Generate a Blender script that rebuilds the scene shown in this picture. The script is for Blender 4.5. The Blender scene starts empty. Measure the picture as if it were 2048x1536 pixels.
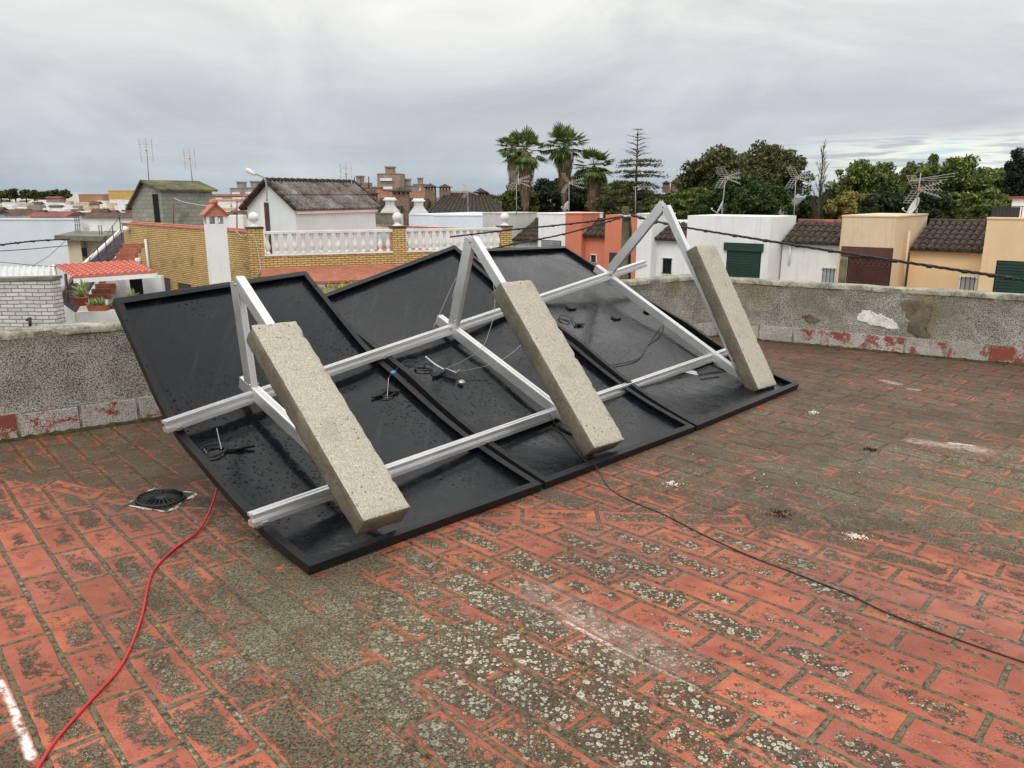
import bpy, bmesh, math, random
from mathutils import Vector, Matrix
V=Vector; R=math.radians; RND=random.Random(7)
S=bpy.context.scene; COL=S.collection
# ---------------- camera, sky, sun, exposure ----------------
F=1560.; PIT=math.atan(378/1560.); CH=1.25
cd=bpy.data.cameras.new('camera'); cam=bpy.data.objects.new('camera',cd); COL.objects.link(cam)
cd.sensor_width=36; cd.lens=36*F/2048; cd.clip_end=3000; cd.clip_start=.05
cam.location=(0,0,CH); cam.rotation_euler=(math.pi/2-PIT,0,0); S.camera=cam
S.view_settings.view_transform='Standard'; S.view_settings.look='None'; S.view_settings.exposure=0; S.view_settings.gamma=1
SUN_EL=R(48); SUN_AZ=R(200)   # azimuth measured clockwise from +Y
W=bpy.data.worlds.new('World'); S.world=W; W.use_nodes=True
class NT:
    def __init__(s,t): s.t=t; t.nodes.clear()
    def n(s,ty,ins=None,**kw):
        x=s.t.nodes.new(ty)
        for k,v in kw.items(): setattr(x,k,v)
        for k,v in (ins or {}).items():
            sk=x.inputs[k]
            if isinstance(v,bpy.types.NodeSocket): s.t.links.new(v,sk)
            elif isinstance(v,bpy.types.Node): s.t.links.new(v.outputs[0],sk)
            else:
                if sk.type=='RGBA' and len(v)==3: v=(*v,1)
                sk.default_value=v
        return x
    def m(s,op,a,b=None,c=None,clamp=False):
        i={0:a}
        if b is not None: i[1]=b
        if c is not None: i[2]=c
        return s.n('ShaderNodeMath',i,operation=op,use_clamp=clamp).outputs[0]
    def mix(s,f,a,b,bt='MIX'):
        x=s.n('ShaderNodeMix',data_type='RGBA',blend_type=bt)
        for k,v in ((0,f),(6,a),(7,b)):
            if isinstance(v,bpy.types.NodeSocket): s.t.links.new(v,x.inputs[k])
            elif k==0: x.inputs[0].default_value=v
            else: x.inputs[k].default_value=(*v,1) if len(v)==3 else v
        return x.outputs[2]
    def noise(s,vec,scale,detail=4,rough=.55,dist=0,out='Fac',w=None):
        i={'Vector':vec,'Scale':scale,'Detail':detail,'Roughness':rough,'Distortion':dist}
        return s.n('ShaderNodeTexNoise',i).outputs[0 if out=='Fac' else 1]
    def vor(s,vec,scale,feat='F1',out=0,rnd=1):
        return s.n('ShaderNodeTexVoronoi',{'Vector':vec,'Scale':scale,'Randomness':rnd},feature=feat).outputs[out]
    def step(s,x,a,b):   # smooth 0..1 between a and b
        return s.n('ShaderNodeMapRange',{0:x,1:a,2:b,3:0.,4:1.},interpolation_type='SMOOTHSTEP').outputs[0]
    def ramp(s,x,stops):
        r=s.n('ShaderNodeValToRGB',{0:x}); e=r.color_ramp.elements
        while len(e)<len(stops): e.new(.5)
        for k,(p,c) in enumerate(stops): e[k].position=p; e[k].color=(*c,1)
        return r.outputs[0]
def lin(r,g,b):
    f=lambda c:(c/255/12.92) if c<=10 else ((c/255+.055)/1.055)**2.4
    return (f(r),f(g),f(b))
def build_world():
    t=NT(W.node_tree)
    sky=t.n('ShaderNodeTexSky',sky_type='NISHITA',sun_disc=False,sun_elevation=SUN_EL,sun_rotation=SUN_AZ,air_density=1.2,dust_density=2.)
    d=t.n('ShaderNodeTexCoord').outputs['Generated']
    sp=t.n('ShaderNodeSeparateXYZ',{0:d}); x,y,z=sp.outputs
    zz=t.m('ADD',t.m('MAXIMUM',z,0.),.07)
    pv=t.n('ShaderNodeCombineXYZ',{0:t.m('DIVIDE',x,zz),1:t.m('DIVIDE',y,zz),2:0.})
    mp=t.n('ShaderNodeMapping',{'Vector':pv.outputs[0],'Rotation':(0,0,R(-28)),'Scale':(.38,.62,1)}).outputs[0]
    n1=t.noise(mp,.55,6,.55,.4); n2=t.noise(mp,1.9,6,.6,.6)
    el=t.ramp(t.m('MULTIPLY',z,2.),[(0.,(4.7,5.5,6.2)),(.06,(5.4,6.0,6.5)),(.2,(6.3,6.5,6.9)),(.42,(8.5,8.55,8.3)),(1.,(15.,14.8,14.4))])
    # ramp stops clamp at 1 visually, so scale here
    v=t.m('ADD',t.m('MULTIPLY',t.m('SUBTRACT',n1,.5),.42),t.m('MULTIPLY',t.m('SUBTRACT',n2,.5),.12))
    n3=t.noise(t.n('ShaderNodeMapping',{'Vector':d,'Rotation':(0,R(12),0),'Scale':(2.0,2.0,5.0)}).outputs[0],1.5,6,.60,1.1)
    v=t.m('ADD',v,t.m('MULTIPLY',t.m('SUBTRACT',n3,.5),.78)); v=t.m('ADD',v,1.)
    cl=t.n('ShaderNodeVectorMath',{0:el,1:t.n('ShaderNodeCombineXYZ',{0:v,1:t.m('POWER',v,.93),2:t.m('POWER',v,.80)}).outputs[0]},operation='MULTIPLY').outputs[0]
    # brighter opening low on the right
    dot=t.n('ShaderNodeVectorMath',{0:d,1:V((math.sin(R(33)),math.cos(R(33)),.045)).normalized()},operation='DOT_PRODUCT').outputs['Value']
    near=t.step(dot,.955,.998)
    low=t.m('MULTIPLY',t.step(z,.0,.02),t.m('SUBTRACT',1.,t.step(z,.05,.075)))
    br=t.noise(t.n('ShaderNodeMapping',{'Vector':d,'Scale':(5,5,55)}).outputs[0],2.2,5,.55,.5)
    patch=t.m('MULTIPLY',t.m('MULTIPLY',near,low),t.step(br,.40,.56))
    hole=t.mix(t.step(br,.55,.70),(9.6,9.9,9.0),(6.2,8.0,9.0))
    cl=t.mix(patch,cl,hole)
    c=t.mix(.94,sky.outputs[0],cl)
    bg=t.n('ShaderNodeBackground',{0:c,1:.1}); o=t.n('ShaderNodeOutputWorld',{0:bg})
build_world()
sl=bpy.data.lights.new('sun','SUN'); so=bpy.data.objects.new('sun',sl); COL.objects.link(so)
sl.energy=1.0; sl.angle=R(25); sl.color=(1,.96,.9)
sd=V((math.sin(SUN_AZ)*math.cos(SUN_EL),math.cos(SUN_AZ)*math.cos(SUN_EL),math.sin(SUN_EL)))
so.rotation_euler=sd.to_track_quat('Z','Y').to_euler()
# ---------------- pixel helpers (photo is 2048 x 1536) ----------------
def ray(u,v):
    x=(u-1024)/F; z=-(v-768)/F; c,s=math.cos(PIT),math.sin(PIT)
    return V((x,c+z*s,-s+z*c))
O=V((0,0,CH))
def at(u,v,D): r=ray(u,v); return O+r*(D/r.y)
def g(u,v,z=0.): r=ray(u,v); return O+r*((z-CH)/r.z)
def onpl(u,v,P,n): r=ray(u,v); return O+r*((P-O).dot(n)/r.dot(n))
# ---------------- mesh + object helpers ----------------
class MB:
    def __init__(s): s.v=[]; s.f=[]; s.sm=[]; s.mi=[]; s.m=0; s.uvs=None; s.fixn=True
    def add(s,vs,fs,sm=False):
        o=len(s.v); s.v+= [V(p) for p in vs]; s.f+=[tuple(o+i for i in f) for f in fs]; s.sm+=[sm]*len(fs); s.mi+=[s.m]*len(fs); return s
    def hexa(s,b,t):   # two loops of n points
        n=len(b); return s.add(list(b)+list(t),[tuple(range(n))[::-1],tuple(range(n,2*n))]+[(i,(i+1)%n,n+(i+1)%n,n+i) for i in range(n)])
    def box(s,c,sz,M=None):
        c=V(c); h=V(sz)/2; M=M or Matrix.Identity(3)
        P=[c+M@V((h.x*a,h.y*b,h.z*k)) for k in(-1,1) for a,b in((-1,-1),(1,-1),(1,1),(-1,1))]
        return s.hexa(P[:4],P[4:])
    def obox(s,P,ex,ey,ez):   # corner + three edge vectors
        P=V(P); return s.hexa([P,P+ex,P+ex+ey,P+ey],[P+ez,P+ex+ez,P+ex+ey+ez,P+ey+ez])
    def ext(s,poly,d): d=V(d); return s.hexa([V(p) for p in poly],[V(p)+d for p in poly])
    def quad(s,*p): return s.add(p,[tuple(range(len(p)))])
    def tube(s,pts,r,n=6,cap=True):
        pts=[V(p) for p in pts]; N=len(pts); rr=r if isinstance(r,(list,tuple)) else [r]*N
        vs=[]; a=None
        for i,p in enumerate(pts):
            d=(pts[min(i+1,N-1)]-pts[max(i-1,0)]); d=d.normalized() if d.length>1e-9 else V((0,0,1))
            if a is None: a=d.orthogonal().normalized()
            else: a=(a-d*a.dot(d)); a=a.normalized() if a.length>1e-6 else d.orthogonal().normalized()
            b=d.cross(a)
            vs+=[p+(a*math.cos(2*math.pi*k/n)+b*math.sin(2*math.pi*k/n))*rr[i] for k in range(n)]
        fs=[(i*n+k,i*n+(k+1)%n,(i+1)*n+(k+1)%n,(i+1)*n+k) for i in range(N-1) for k in range(n)]
        if cap: fs+=[tuple(range(n))[::-1],tuple(range((N-1)*n,N*n))]
        return s.add(vs,fs,n>4)
    def lathe(s,c,prof,n=12,ax=V((0,0,1))):
        ax=V(ax).normalized(); a=ax.orthogonal().normalized(); b=ax.cross(a); c=V(c); N=len(prof)
        vs=[c+ax*h+(a*math.cos(2*math.pi*k/n)+b*math.sin(2*math.pi*k/n))*r for r,h in prof for k in range(n)]
        fs=[(i*n+k,i*n+(k+1)%n,(i+1)*n+(k+1)%n,(i+1)*n+k) for i in range(N-1) for k in range(n)]
        fs+=[tuple(range(n))[::-1],tuple(range((N-1)*n,N*n))]
        return s.add(vs,fs,True)
    def grid(s,f,nu,nv,sm=False):
        vs=[f(i/nu,j/nv) for j in range(nv+1) for i in range(nu+1)]
        fs=[(j*(nu+1)+i,j*(nu+1)+i+1,(j+1)*(nu+1)+i+1,(j+1)*(nu+1)+i) for j in range(nv) for i in range(nu)]
        return s.add(vs,fs,sm)
    def build(s,name,mats,parent=None,org=None,bevel=0,uv=None):
        if org is None:
            if parent is not None: org=parent['_o'] if '_o' in parent else (0,0,0)
            else:
                n=len(s.v); org=(sum(p.x for p in s.v)/n,sum(p.y for p in s.v)/n,min(p.z for p in s.v))
        org=V(org); me=bpy.data.meshes.new(name); me.from_pydata([p-org for p in s.v],[],s.f); me.update()
        if s.fixn:
            bm_=bmesh.new(); bm_.from_mesh(me); bmesh.ops.recalc_face_normals(bm_,faces=bm_.faces); bm_.to_mesh(me); bm_.free()
        me.polygons.foreach_set('use_smooth',s.sm); me.polygons.foreach_set('material_index',s.mi)
        L=me.uv_layers.new(name='UVMap'); buf=[0.]*(2*len(me.loops))
        if s.uvs is not None:
            for l in me.loops: buf[2*l.index],buf[2*l.index+1]=s.uvs[l.vertex_index]
        else:
            for p in me.polygons:
                nn=p.normal; tt=V((-nn.y,nn.x,0)); flat=abs(nn.z)>.97
                if not flat: tt.normalize(); bb=nn.cross(tt)
                for li in p.loop_indices:
                    q=me.vertices[me.loops[li].vertex_index].co+org
                    buf[2*li],buf[2*li+1]=(q.x,q.y) if flat else (q.dot(tt),q.dot(bb))
        L.data.foreach_set('uv',buf)
        ob=bpy.data.objects.new(name,me); COL.objects.link(ob)
        for m in (mats if isinstance(mats,list) else [mats]): me.materials.append(m)
        if parent is not None:
            ob.parent=parent; ob.location=org-V(parent['_o'])
        else: ob.location=org
        ob['_o']=tuple(org)
        if bevel:
            b=ob.modifiers.new('bevel','BEVEL'); b.width=bevel; b.segments=2; b.limit_method='ANGLE'; b.angle_limit=R(40)
        return ob
def tag(o,label=None,cat=None,group=None,kind=None):
    for k,v in (('label',label),('category',cat),('group',group),('kind',kind)):
        if v: o[k]=v
    return o
def thing(name,loc,label,cat,group=None):
    o=bpy.data.objects.new(name,None); COL.objects.link(o); o.location=loc; o['_o']=tuple(loc); o.empty_display_size=.2
    return tag(o,label,cat,group)
# ---------------- materials ----------------
def M(name,col,rough=.7,metal=0.,var=.18,vs=2.5,fine=40.,bump=.15,bs=60.,col2=None,blot=None,spec=.5,blots=1.2,bd=.004,streak=0):
    m=bpy.data.materials.new(name); m.use_nodes=True; t=NT(m.node_tree)
    P=t.n('ShaderNodeTexCoord').outputs['Object']
    n1=t.noise(P,vs,5,.6); n2=t.noise(P,fine,4,.6)
    f=t.m('ADD',t.m('MULTIPLY',n1,.6),t.m('MULTIPLY',n2,.4))
    c2=col2 or tuple(c*(1-2*var) for c in col); c1=tuple(min(1,c*(1+.6*var)) for c in col) if not col2 else col
    c=t.mix(t.step(f,.36,.64),c2,c1)
    if streak:
        st=t.noise(t.n('ShaderNodeMapping',{'Vector':P,'Scale':(5,5,.35)}).outputs[0],2.,5,.65)
        c=t.mix(t.m('MULTIPLY',t.step(st,.52,.72),streak),c,tuple(k*.35 for k in col))
    if blot:
        b=t.noise(P,blots,6,.65,.3); c=t.mix(t.m('MULTIPLY',t.step(b,blot[1],blot[1]+.08),blot[2] if len(blot)>2 else .9),c,blot[0])
    bs_=t.n('ShaderNodeBsdfPrincipled',{'Base Color':c,'Roughness':rough,'Metallic':metal,'Specular IOR Level':spec})
    if bump:
        bm=t.n('ShaderNodeBump',{'Height':t.noise(P,bs,5,.65),'Strength':bump,'Distance':bd}); t.t.links.new(bm.outputs[0],bs_.inputs['Normal'])
    t.n('ShaderNodeOutputMaterial',{0:bs_}); return m
def plaster(name,col,dirt=.35,dcol=(.16,.15,.13)):
    """painted render with run-off stains and blotches"""
    m=bpy.data.materials.new(name); m.use_nodes=True; t=NT(m.node_tree)
    P=t.n('ShaderNodeTexCoord').outputs['Object']
    n1=t.noise(P,.5,6,.6); n2=t.noise(P,6.,5,.6)
    st=t.noise(t.n('ShaderNodeMapping',{'Vector':P,'Scale':(3.5,3.5,.3)}).outputs[0],1.6,6,.7)
    c=t.mix(t.step(n1,.3,.7),tuple(k*.86 for k in col),col)
    c=t.mix(t.m('MULTIPLY',t.step(st,.5,.75),dirt),c,dcol)
    c=t.mix(t.m('MULTIPLY',t.step(n2,.56,.75),dirt*.5),c,dcol)
    b=t.n('ShaderNodeBump',{'Height':t.noise(P,30.,4,.6),'Strength':.3,'Distance':.01})
    bs_=t.n('ShaderNodeBsdfPrincipled',{'Base Color':c,'Roughness':.88,'Normal':b.outputs[0],'Specular IOR Level':.3})
    t.n('ShaderNodeOutputMaterial',{0:bs_}); return m
def brickmat(name,c1,c2,mort,w=.25,h=.065,mw=.012,dirt=.4,bump=.5,dcol=(.03,.02,.012)):
    m=bpy.data.materials.new(name); m.use_nodes=True; t=NT(m.node_tree)
    tc=t.n('ShaderNodeTexCoord'); U=tc.outputs['UV']; P=tc.outputs['Object']
    wv=t.n('ShaderNodeVectorMath',{0:U,1:t.n('ShaderNodeVectorMath',{0:t.noise(P,3.,3,.5,0,'Color'),1:(.5,.5,.5)},operation='SUBTRACT').outputs[0]},operation='ADD')
    wv=t.n('ShaderNodeMix',{0:.03,4:U,5:wv.outputs[0]},data_type='VECTOR').outputs[1]
    b=t.n('ShaderNodeTexBrick',{'Vector':wv,'Color1':(*c1,1),'Color2':(*c2,1),'Mortar':(*mort,1),'Scale':1.,'Mortar Size':mw,'Mortar Smooth':.2,'Brick Width':w,'Row Height':h,'Bias':0.})
    n=t.noise(P,1.1,6,.65,.4); n2=t.noise(P,25.,4,.6)
    c=t.mix(t.m('MULTIPLY',t.step(n,.5,.72),dirt),b.outputs[0],dcol)
    c=t.mix(t.m('MULTIPLY',t.step(n2,.45,.75),.25),c,dcol)
    hh=t.m('SUBTRACT',t.m('MULTIPLY',n2,.4),b.outputs[1])
    bm=t.n('ShaderNodeBump',{'Height':hh,'Strength':bump,'Distance':.012})
    bs_=t.n('ShaderNodeBsdfPrincipled',{'Base Color':c,'Roughness':.8,'Normal':bm.outputs[0]})
    t.n('ShaderNodeOutputMaterial',{0:bs_}); return m
def foliage(name,c1,c2,c3):
    m=bpy.data.materials.new(name); m.use_nodes=True; t=NT(m.node_tree)
    r=t.n('ShaderNodeNewGeometry').outputs['Random Per Island']; P=t.n('ShaderNodeTexCoord').outputs['Object']
    n=t.noise(P,.5,3,.6)
    f=t.m('ADD',t.m('MULTIPLY',r,.6),t.m('MULTIPLY',n,.5))
    c=t.ramp(f,[(.2,c1),(.5,c2),(.8,c3)])
    bs_=t.n('ShaderNodeBsdfPrincipled',{'Base Color':c,'Roughness':.6,'Specular IOR Level':.3})
    tr=t.n('ShaderNodeBsdfTranslucent',{'Color':c}); mx=t.n('ShaderNodeMixShader',{0:.25,1:bs_,2:tr})
    t.n('ShaderNodeOutputMaterial',{0:mx}); return m
# ================= TERRACE =================
C_CORNER=g(1440,549,.56)
LW0=g(0,665,.57)
LDIR=(V((C_CORNER.x,C_CORNER.y,0))-V((LW0.x,LW0.y,0))).normalized()
RB=V((3.79,5.78,0)); CB=V((C_CORNER.x,C_CORNER.y,0))
RDIR=(RB-CB).normalized()
LB=CB-LDIR*9.; REND=CB+RDIR*9.
def wall_y(x):
    a=CB.y+(x-CB.x)*LDIR.y/LDIR.x; b=CB.y+(x-CB.x)*RDIR.y/RDIR.x
    return min(a,b)
def interp(xs,ys,x):
    if x<=xs[0]: i=0
    elif x>=xs[-1]: i=len(xs)-2
    else: i=max(k for k in range(len(xs)-1) if xs[k]<=x)
    f=(x-xs[i])/(xs[i+1]-xs[i]); return ys[i]*(1-f)+ys[i+1]*f
UP=[g(0,932),g(171,972),g(284,992),g(1350,1026),g(2048,1038)]
LO=[g(0,958),g(150,992),g(250,1013),g(1350,1052),g(2048,1072)]
yU=lambda x:interp([p.x for p in UP],[p.y for p in UP],x)
yL=lambda x:interp([p.x for p in LO],[p.y for p in LO],x)
CT=[10.1084, 5.3607, 0.0845, 5.3341, 0.048, -0.1904]; CS=[4.4032, -2.6294, -0.0977, 2.506, 0.0849, 0.1472]
def near_uv(x,y):
    X=max(-3.5,min(3.5,x-.3)); Y=max(-2.5,min(3.,y-2.)); b=[1,Y,Y*Y,X,X*Y,X*X]
    t=sum(a*c for a,c in zip(CT,b))+5.36*((y-2)-Y)+5.3*((x-.3)-X); s=sum(a*c for a,c in zip(CS,b))-2.65*((y-2)-Y)+2.5*((x-.3)-X)
    return s,t
FA=g(1636,970); FL=V((.700,-.714,0)); FR=V((-.714,-.700,0))
def far_uv(x,y):
    p=V((x,y,0))-FA; return p.dot(FL)/.285+7., p.dot(FR)/.1415+21.
# growth cover samples: px u, v, cover, green, brown(mud film)
CV=[(50,1250,.35,.3,0),(50,1450,.5,.3,0),(200,1300,.42,.4,0),(200,1450,.5,.4,0),(100,1100,.25,.3,0),(60,1000,.3,.3,.1),(200,1080,.4,.3,0),(300,1050,.4,.3,0),(300,1150,.42,.5,0),
(60,925,.72,.4,.5),(150,930,.72,.5,.3),(300,930,.80,.4,.4),(400,930,.85,.4,.7),(430,990,.9,.3,.9),(400,1150,.62,.9,0),(500,1150,.85,1,0),(450,1230,.85,1,0),(600,1250,.95,1,0),(700,1200,.9,1,0),(760,1300,.95,1,0),
(600,1380,.7,.9,0),(500,1450,.5,.4,0),(700,1480,.55,.4,0),(850,1400,.8,.9,0),(950,1330,.85,.7,0),(900,1200,.72,.6,.1),(800,1120,.5,.3,0),(1000,1090,.4,.3,0),(1080,1190,.5,.2,.4),
(1200,1270,.6,.2,.6),(1350,1340,.55,.2,.5),(1000,1420,.8,.5,0),(1100,1470,.7,.3,0),(1300,1450,.6,.2,0),(1300,1200,.45,.2,0),(1500,1250,.48,.2,0),(1700,1300,.42,.2,0),(1900,1350,.38,.2,0),
(1900,1250,.22,.2,0),(1650,1400,.44,.2,0),(1850,1500,.42,.2,0),(1500,1500,.55,.2,0),(1950,1150,.45,.3,.1),(1700,1150,.5,.3,.2),(1500,1120,.5,.3,.2),(1300,1050,.65,.2,.6),(1150,1060,.5,.2,.2),
(1500,1010,.76,.4,.5),(1700,1000,.76,1,.2),(1900,1000,.72,1,.1),(1900,900,.74,.9,.3),(1700,870,.78,.6,.6),(1500,900,.78,.6,.5),(1250,960,.68,.4,.5),(1400,860,.78,.5,.6),
(1650,750,.80,.2,.9),(1900,760,.78,.2,.8),(1600,690,.72,.1,.8),(1980,830,.72,.5,.5),(1780,800,.76,.2,.8)]
CVG=[(g(u,v),c,gr,br) for u,v,c,gr,br in CV]
def cover(x,y):
    W_=0;c=0;gr=0;br=0
    for p,a,b,d in CVG:
        r2=(p.x-x)**2+(p.y-y)**2; s=.16+.05*(p.y); w=math.exp(-r2/(2*s*s))+1e-5/(r2+.1)
        W_+=w;c+=w*a;gr+=w*b;br+=w*d
    return c/W_,gr/W_,br/W_
def floor():
    vs=[];fs=[];uv=[];cc=[]
    def patch(x0,x1,nx,ya,yb,ny,uvf):
        o=len(vs)
        for i in range(nx+1):
            x=x0+(x1-x0)*i/nx; a,b=ya(x),yb(x); b=max(b,a)
            for j in range(ny+1):
                y=a+(b-a)*j/ny; vs.append((x,y,0)); uv.append(uvf(x,y,j/ny)); cc.append(cover(x,y))
        for i in range(nx):
            for j in range(ny):
                k=o+i*(ny+1)+j; fs.append((k,k+ny+1,k+ny+2,k+1))
    wy=lambda x:wall_y(x)+.03
    patch(-5,7.5,110,lambda x:-2.5,lambda x:min(yL(x),wy(x)),60,lambda x,y,f:near_uv(x,y))
    patch(-5,7.5,110,lambda x:min(yL(x),wy(x)),lambda x:min(yU(x),wy(x)),2,lambda x,y,f:(x/.30+.35,200.03+.94*f))
    xd=-1.25
    patch(xd,7.5,90,lambda x:min(yU(x),wy(x)),wy,40,lambda x,y,f:(far_uv(x,y)))
    patch(-5,xd,40,lambda x:min(yU(x),wy(x)),wy,20,lambda x,y,f:(near_uv(x+.05,y+.11)))
    me=bpy.data.meshes.new('floor'); me.from_pydata(vs,[],fs); me.update()
    L=me.uv_layers.new(name='UVMap')
    for l in me.loops: L.data[l.index].uv=uv[l.vertex_index]
    ca=me.attributes.new('growth','FLOAT_VECTOR','POINT'); ca.data.foreach_set('vector',[k for c in cc for k in c])
    ob=bpy.data.objects.new('floor',me); COL.objects.link(ob); ob['kind']='structure'
    m=bpy.data.materials.new('terracotta_floor_tiles'); m.use_nodes=True; me.materials.append(m); t=NT(m.node_tree)
    tc=t.n('ShaderNodeTexCoord'); P=tc.outputs['Object']; U=tc.outputs['UV']
    at_=t.n('ShaderNodeAttribute',attribute_name='growth'); cs=t.n('ShaderNodeSeparateXYZ',{0:at_.outputs['Vector']}); cov,gre,bro=cs.outputs
    su=t.n('ShaderNodeSeparateXYZ',{0:U}); 
    wob=t.noise(P,7.,3,.6,0,'Color'); ws=t.n('ShaderNodeSeparateXYZ',{0:wob})
    s=t.m('ADD',su.outputs[0],t.m('MULTIPLY',t.m('SUBTRACT',ws.outputs[0],.5),.045))
    tt=t.m('ADD',su.outputs[1],t.m('MULTIPLY',t.m('SUBTRACT',ws.outputs[1],.5),.10))
    row=t.m('FLOOR',tt); even=t.m('SUBTRACT',1.,t.m('MODULO',t.m('ADD',row,100.),2.))
    rj=t.n('ShaderNodeTexWhiteNoise',{'W':row},noise_dimensions='1D').outputs[0]
    s2=t.m('ADD',t.m('ADD',s,t.m('MULTIPLY',even,.5)),t.m('MULTIPLY',t.m('SUBTRACT',rj,.5),.08)); col=t.m('FLOOR',s2)
    fs_=t.m('SUBTRACT',s2,col); ft=t.m('SUBTRACT',tt,row)
    ds=t.m('MULTIPLY',t.m('MINIMUM',fs_,t.m('SUBTRACT',1.,fs_)),.285); dt=t.m('MULTIPLY',t.m('MINIMUM',ft,t.m('SUBTRACT',1.,ft)),.137)
    de=t.m('MINIMUM',ds,dt)
    # rounded distance to the tile edge
    q=t.m('SUBTRACT',de,t.m('MULTIPLY',t.m('SUBTRACT',t.noise(P,60.,3,.6),.5),.007))
    idv=t.n('ShaderNodeCombineXYZ',{0:col,1:row,2:3.}).outputs[0]
    wn=t.n('ShaderNodeTexWhiteNoise',{'Vector':idv},noise_dimensions='3D'); r1=wn.outputs[0]; wc=t.n('ShaderNodeSeparateXYZ',{0:wn.outputs[1]}); r2=wc.outputs[0]; r3=wc.outputs[1]
    jw=t.m('ADD',.0036,t.m('MULTIPLY',t.noise(P,5.,4,.7),.0060))
    joint=t.m('SUBTRACT',1.,t.step(q,jw,t.m('ADD',jw,.0022)))
    # clay
    c1=t.ramp(r1,[(0.,lin(156,84,60)),(.3,lin(174,96,68)),(.65,lin(186,106,74)),(.85,lin(168,93,70)),(1.,lin(150,88,70))])
    na=t.noise(P,11.,5,.6); nb=t.noise(P,120.,4,.7)
    clay=t.mix(t.step(na,.35,.7),c1,lin(146,74,56)); clay=t.mix(t.m('MULTIPLY',t.step(nb,.48,.72),.5),clay,lin(120,58,42))
    pit=t.m('SUBTRACT',1.,t.step(t.vor(P,95.),.10,.2)); clay=t.mix(t.m('MULTIPLY',pit,t.m('MULTIPLY',t.step(t.noise(P,9.,3,.6),.45,.6),.8)),clay,lin(52,40,32))
    # stretched growth, kept off the rounded tile borders
    gv=t.n('ShaderNodeCombineXYZ',{0:t.m('ADD',t.m('MULTIPLY',s2,.28*.42),t.m('MULTIPLY',r1,7.)),1:t.m('ADD',t.m('MULTIPLY',tt,.137),t.m('MULTIPLY',r3,5.)),2:0.}).outputs[0]
    gA=t.noise(gv,15.,4,.6,.4); gB=t.noise(P,9.,4,.6,.5); g1=t.m('ADD',t.m('MULTIPLY',gA,.65),t.m('MULTIPLY',gB,.35)); g2=t.noise(P,38.,5,.7); g3=t.noise(P,130.,3,.7)
    gf=t.m('ADD',t.m('ADD',t.m('MULTIPLY',g1,1.5),t.m('MULTIPLY',g2,1.1)),t.m('SUBTRACT',t.m('MULTIPLY',g3,.6),.7))       # mean .9
    edge=t.step(de,.006,.052)
    thr=t.m('ADD',t.m('MULTIPLY',t.m('SUBTRACT',cov,.5),1.05),t.m('MULTIPLY',t.m('SUBTRACT',r3,.5),.26))
    ed=t.m('MULTIPLY',t.m('SUBTRACT',edge,.66),t.m('ADD',.02,t.m('MULTIPLY',t.m('SUBTRACT',1.,cov),.55)))
    sc=t.m('SUBTRACT',t.m('ADD',t.m('ADD',gf,thr),ed),.93)
    sc=t.m('SUBTRACT',sc,t.m('MULTIPLY',t.m('SUBTRACT',1.,t.step(de,.002,.024)),t.m('MULTIPLY',t.m('MULTIPLY',t.step(t.noise(P,4.,4,.6),.47,.60),.55),t.m('SUBTRACT',1.,t.m('MULTIPLY',t.step(cov,.74,.88),.8)))))
    grow=t.m('MULTIPLY',t.step(sc,-.02,.06),t.m('SUBTRACT',1.,t.m('MULTIPLY',t.step(t.noise(P,80.,3,.75),.53,.60),t.m('SUBTRACT',.42,t.m('MULTIPLY',cov,.3))))); thick=t.step(sc,.08,.32)
    dark=t.mix(t.step(g3,.38,.60),lin(18,15,10),lin(76,67,50))
    grn=t.mix(t.step(g3,.38,.62),lin(46,48,31),lin(124,125,95))
    gm=t.m('MULTIPLY',gre,t.step(t.noise(P,3.,4,.6),.30,.55))
    gc=t.mix(t.m('MAXIMUM',gm,t.m('MULTIPLY',thick,t.m('MULTIPLY',gre,.8))),dark,grn)
    film=t.mix(t.step(g2,.35,.65),lin(62,50,38),lin(116,96,76))
    gc=t.mix(t.m('MULTIPLY',bro,.75),gc,film)
    clay=t.mix(t.m('MULTIPLY',bro,t.m('MULTIPLY',t.step(na,.3,.6),.62)),clay,lin(126,68,48))
    c=t.mix(t.m('MULTIPLY',grow,t.m('ADD',.78,t.m('MULTIPLY',g2,.35))),clay,gc)
    # pale lichen rosettes
    def ros(scale,lo,hi,seed):
        vv=t.n('ShaderNodeVectorMath',{0:P,1:(seed,seed*2,0)},operation='ADD').outputs[0]
        vo=t.n('ShaderNodeTexVoronoi',{'Vector':vv,'Scale':scale,'Randomness':1.},feature='F1')
        rr=t.n('ShaderNodeSeparateXYZ',{0:vo.outputs['Color']})
        rad=t.m('MULTIPLY',rr.outputs[0],hi); dd=t.m('ADD',vo.outputs[0],t.m('MULTIPLY',t.m('SUBTRACT',g3,.5),.22))
        return t.m('MULTIPLY',t.m('SUBTRACT',1.,t.step(dd,t.m('SUBTRACT',rad,.06),rad)),t.step(rr.outputs[1],lo,lo+.05)),t.step(dd,t.m('MULTIPLY',rad,.3),rad)
    dz_=t.n('ShaderNodeVectorMath',{0:P,1:(.45,2.1,0)},operation='DISTANCE').outputs['Value']
    zone=t.m('MULTIPLY',t.m('MAXIMUM',t.m('MULTIPLY',t.step(t.noise(P,1.3,3,.6),.48,.66),.38),t.m('SUBTRACT',1.,t.step(dz_,.45,1.1))),t.m('SUBTRACT',1.,bro))
    z2=t.m('MULTIPLY',t.step(sc,-.03,.10),t.m('ADD',.05,t.m('MULTIPLY',zone,.90)))
    for scl,lo,hi,sd_ in ((60.,.25,.55,0.),(105.,.2,.55,5.),(34.,.60,.42,9.)):
        a,b=ros(scl,lo,hi,sd_); rc=t.mix(b,lin(140,142,112),lin(222,218,196))
        c=t.mix(t.m('MULTIPLY',a,z2),c,rc)
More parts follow.
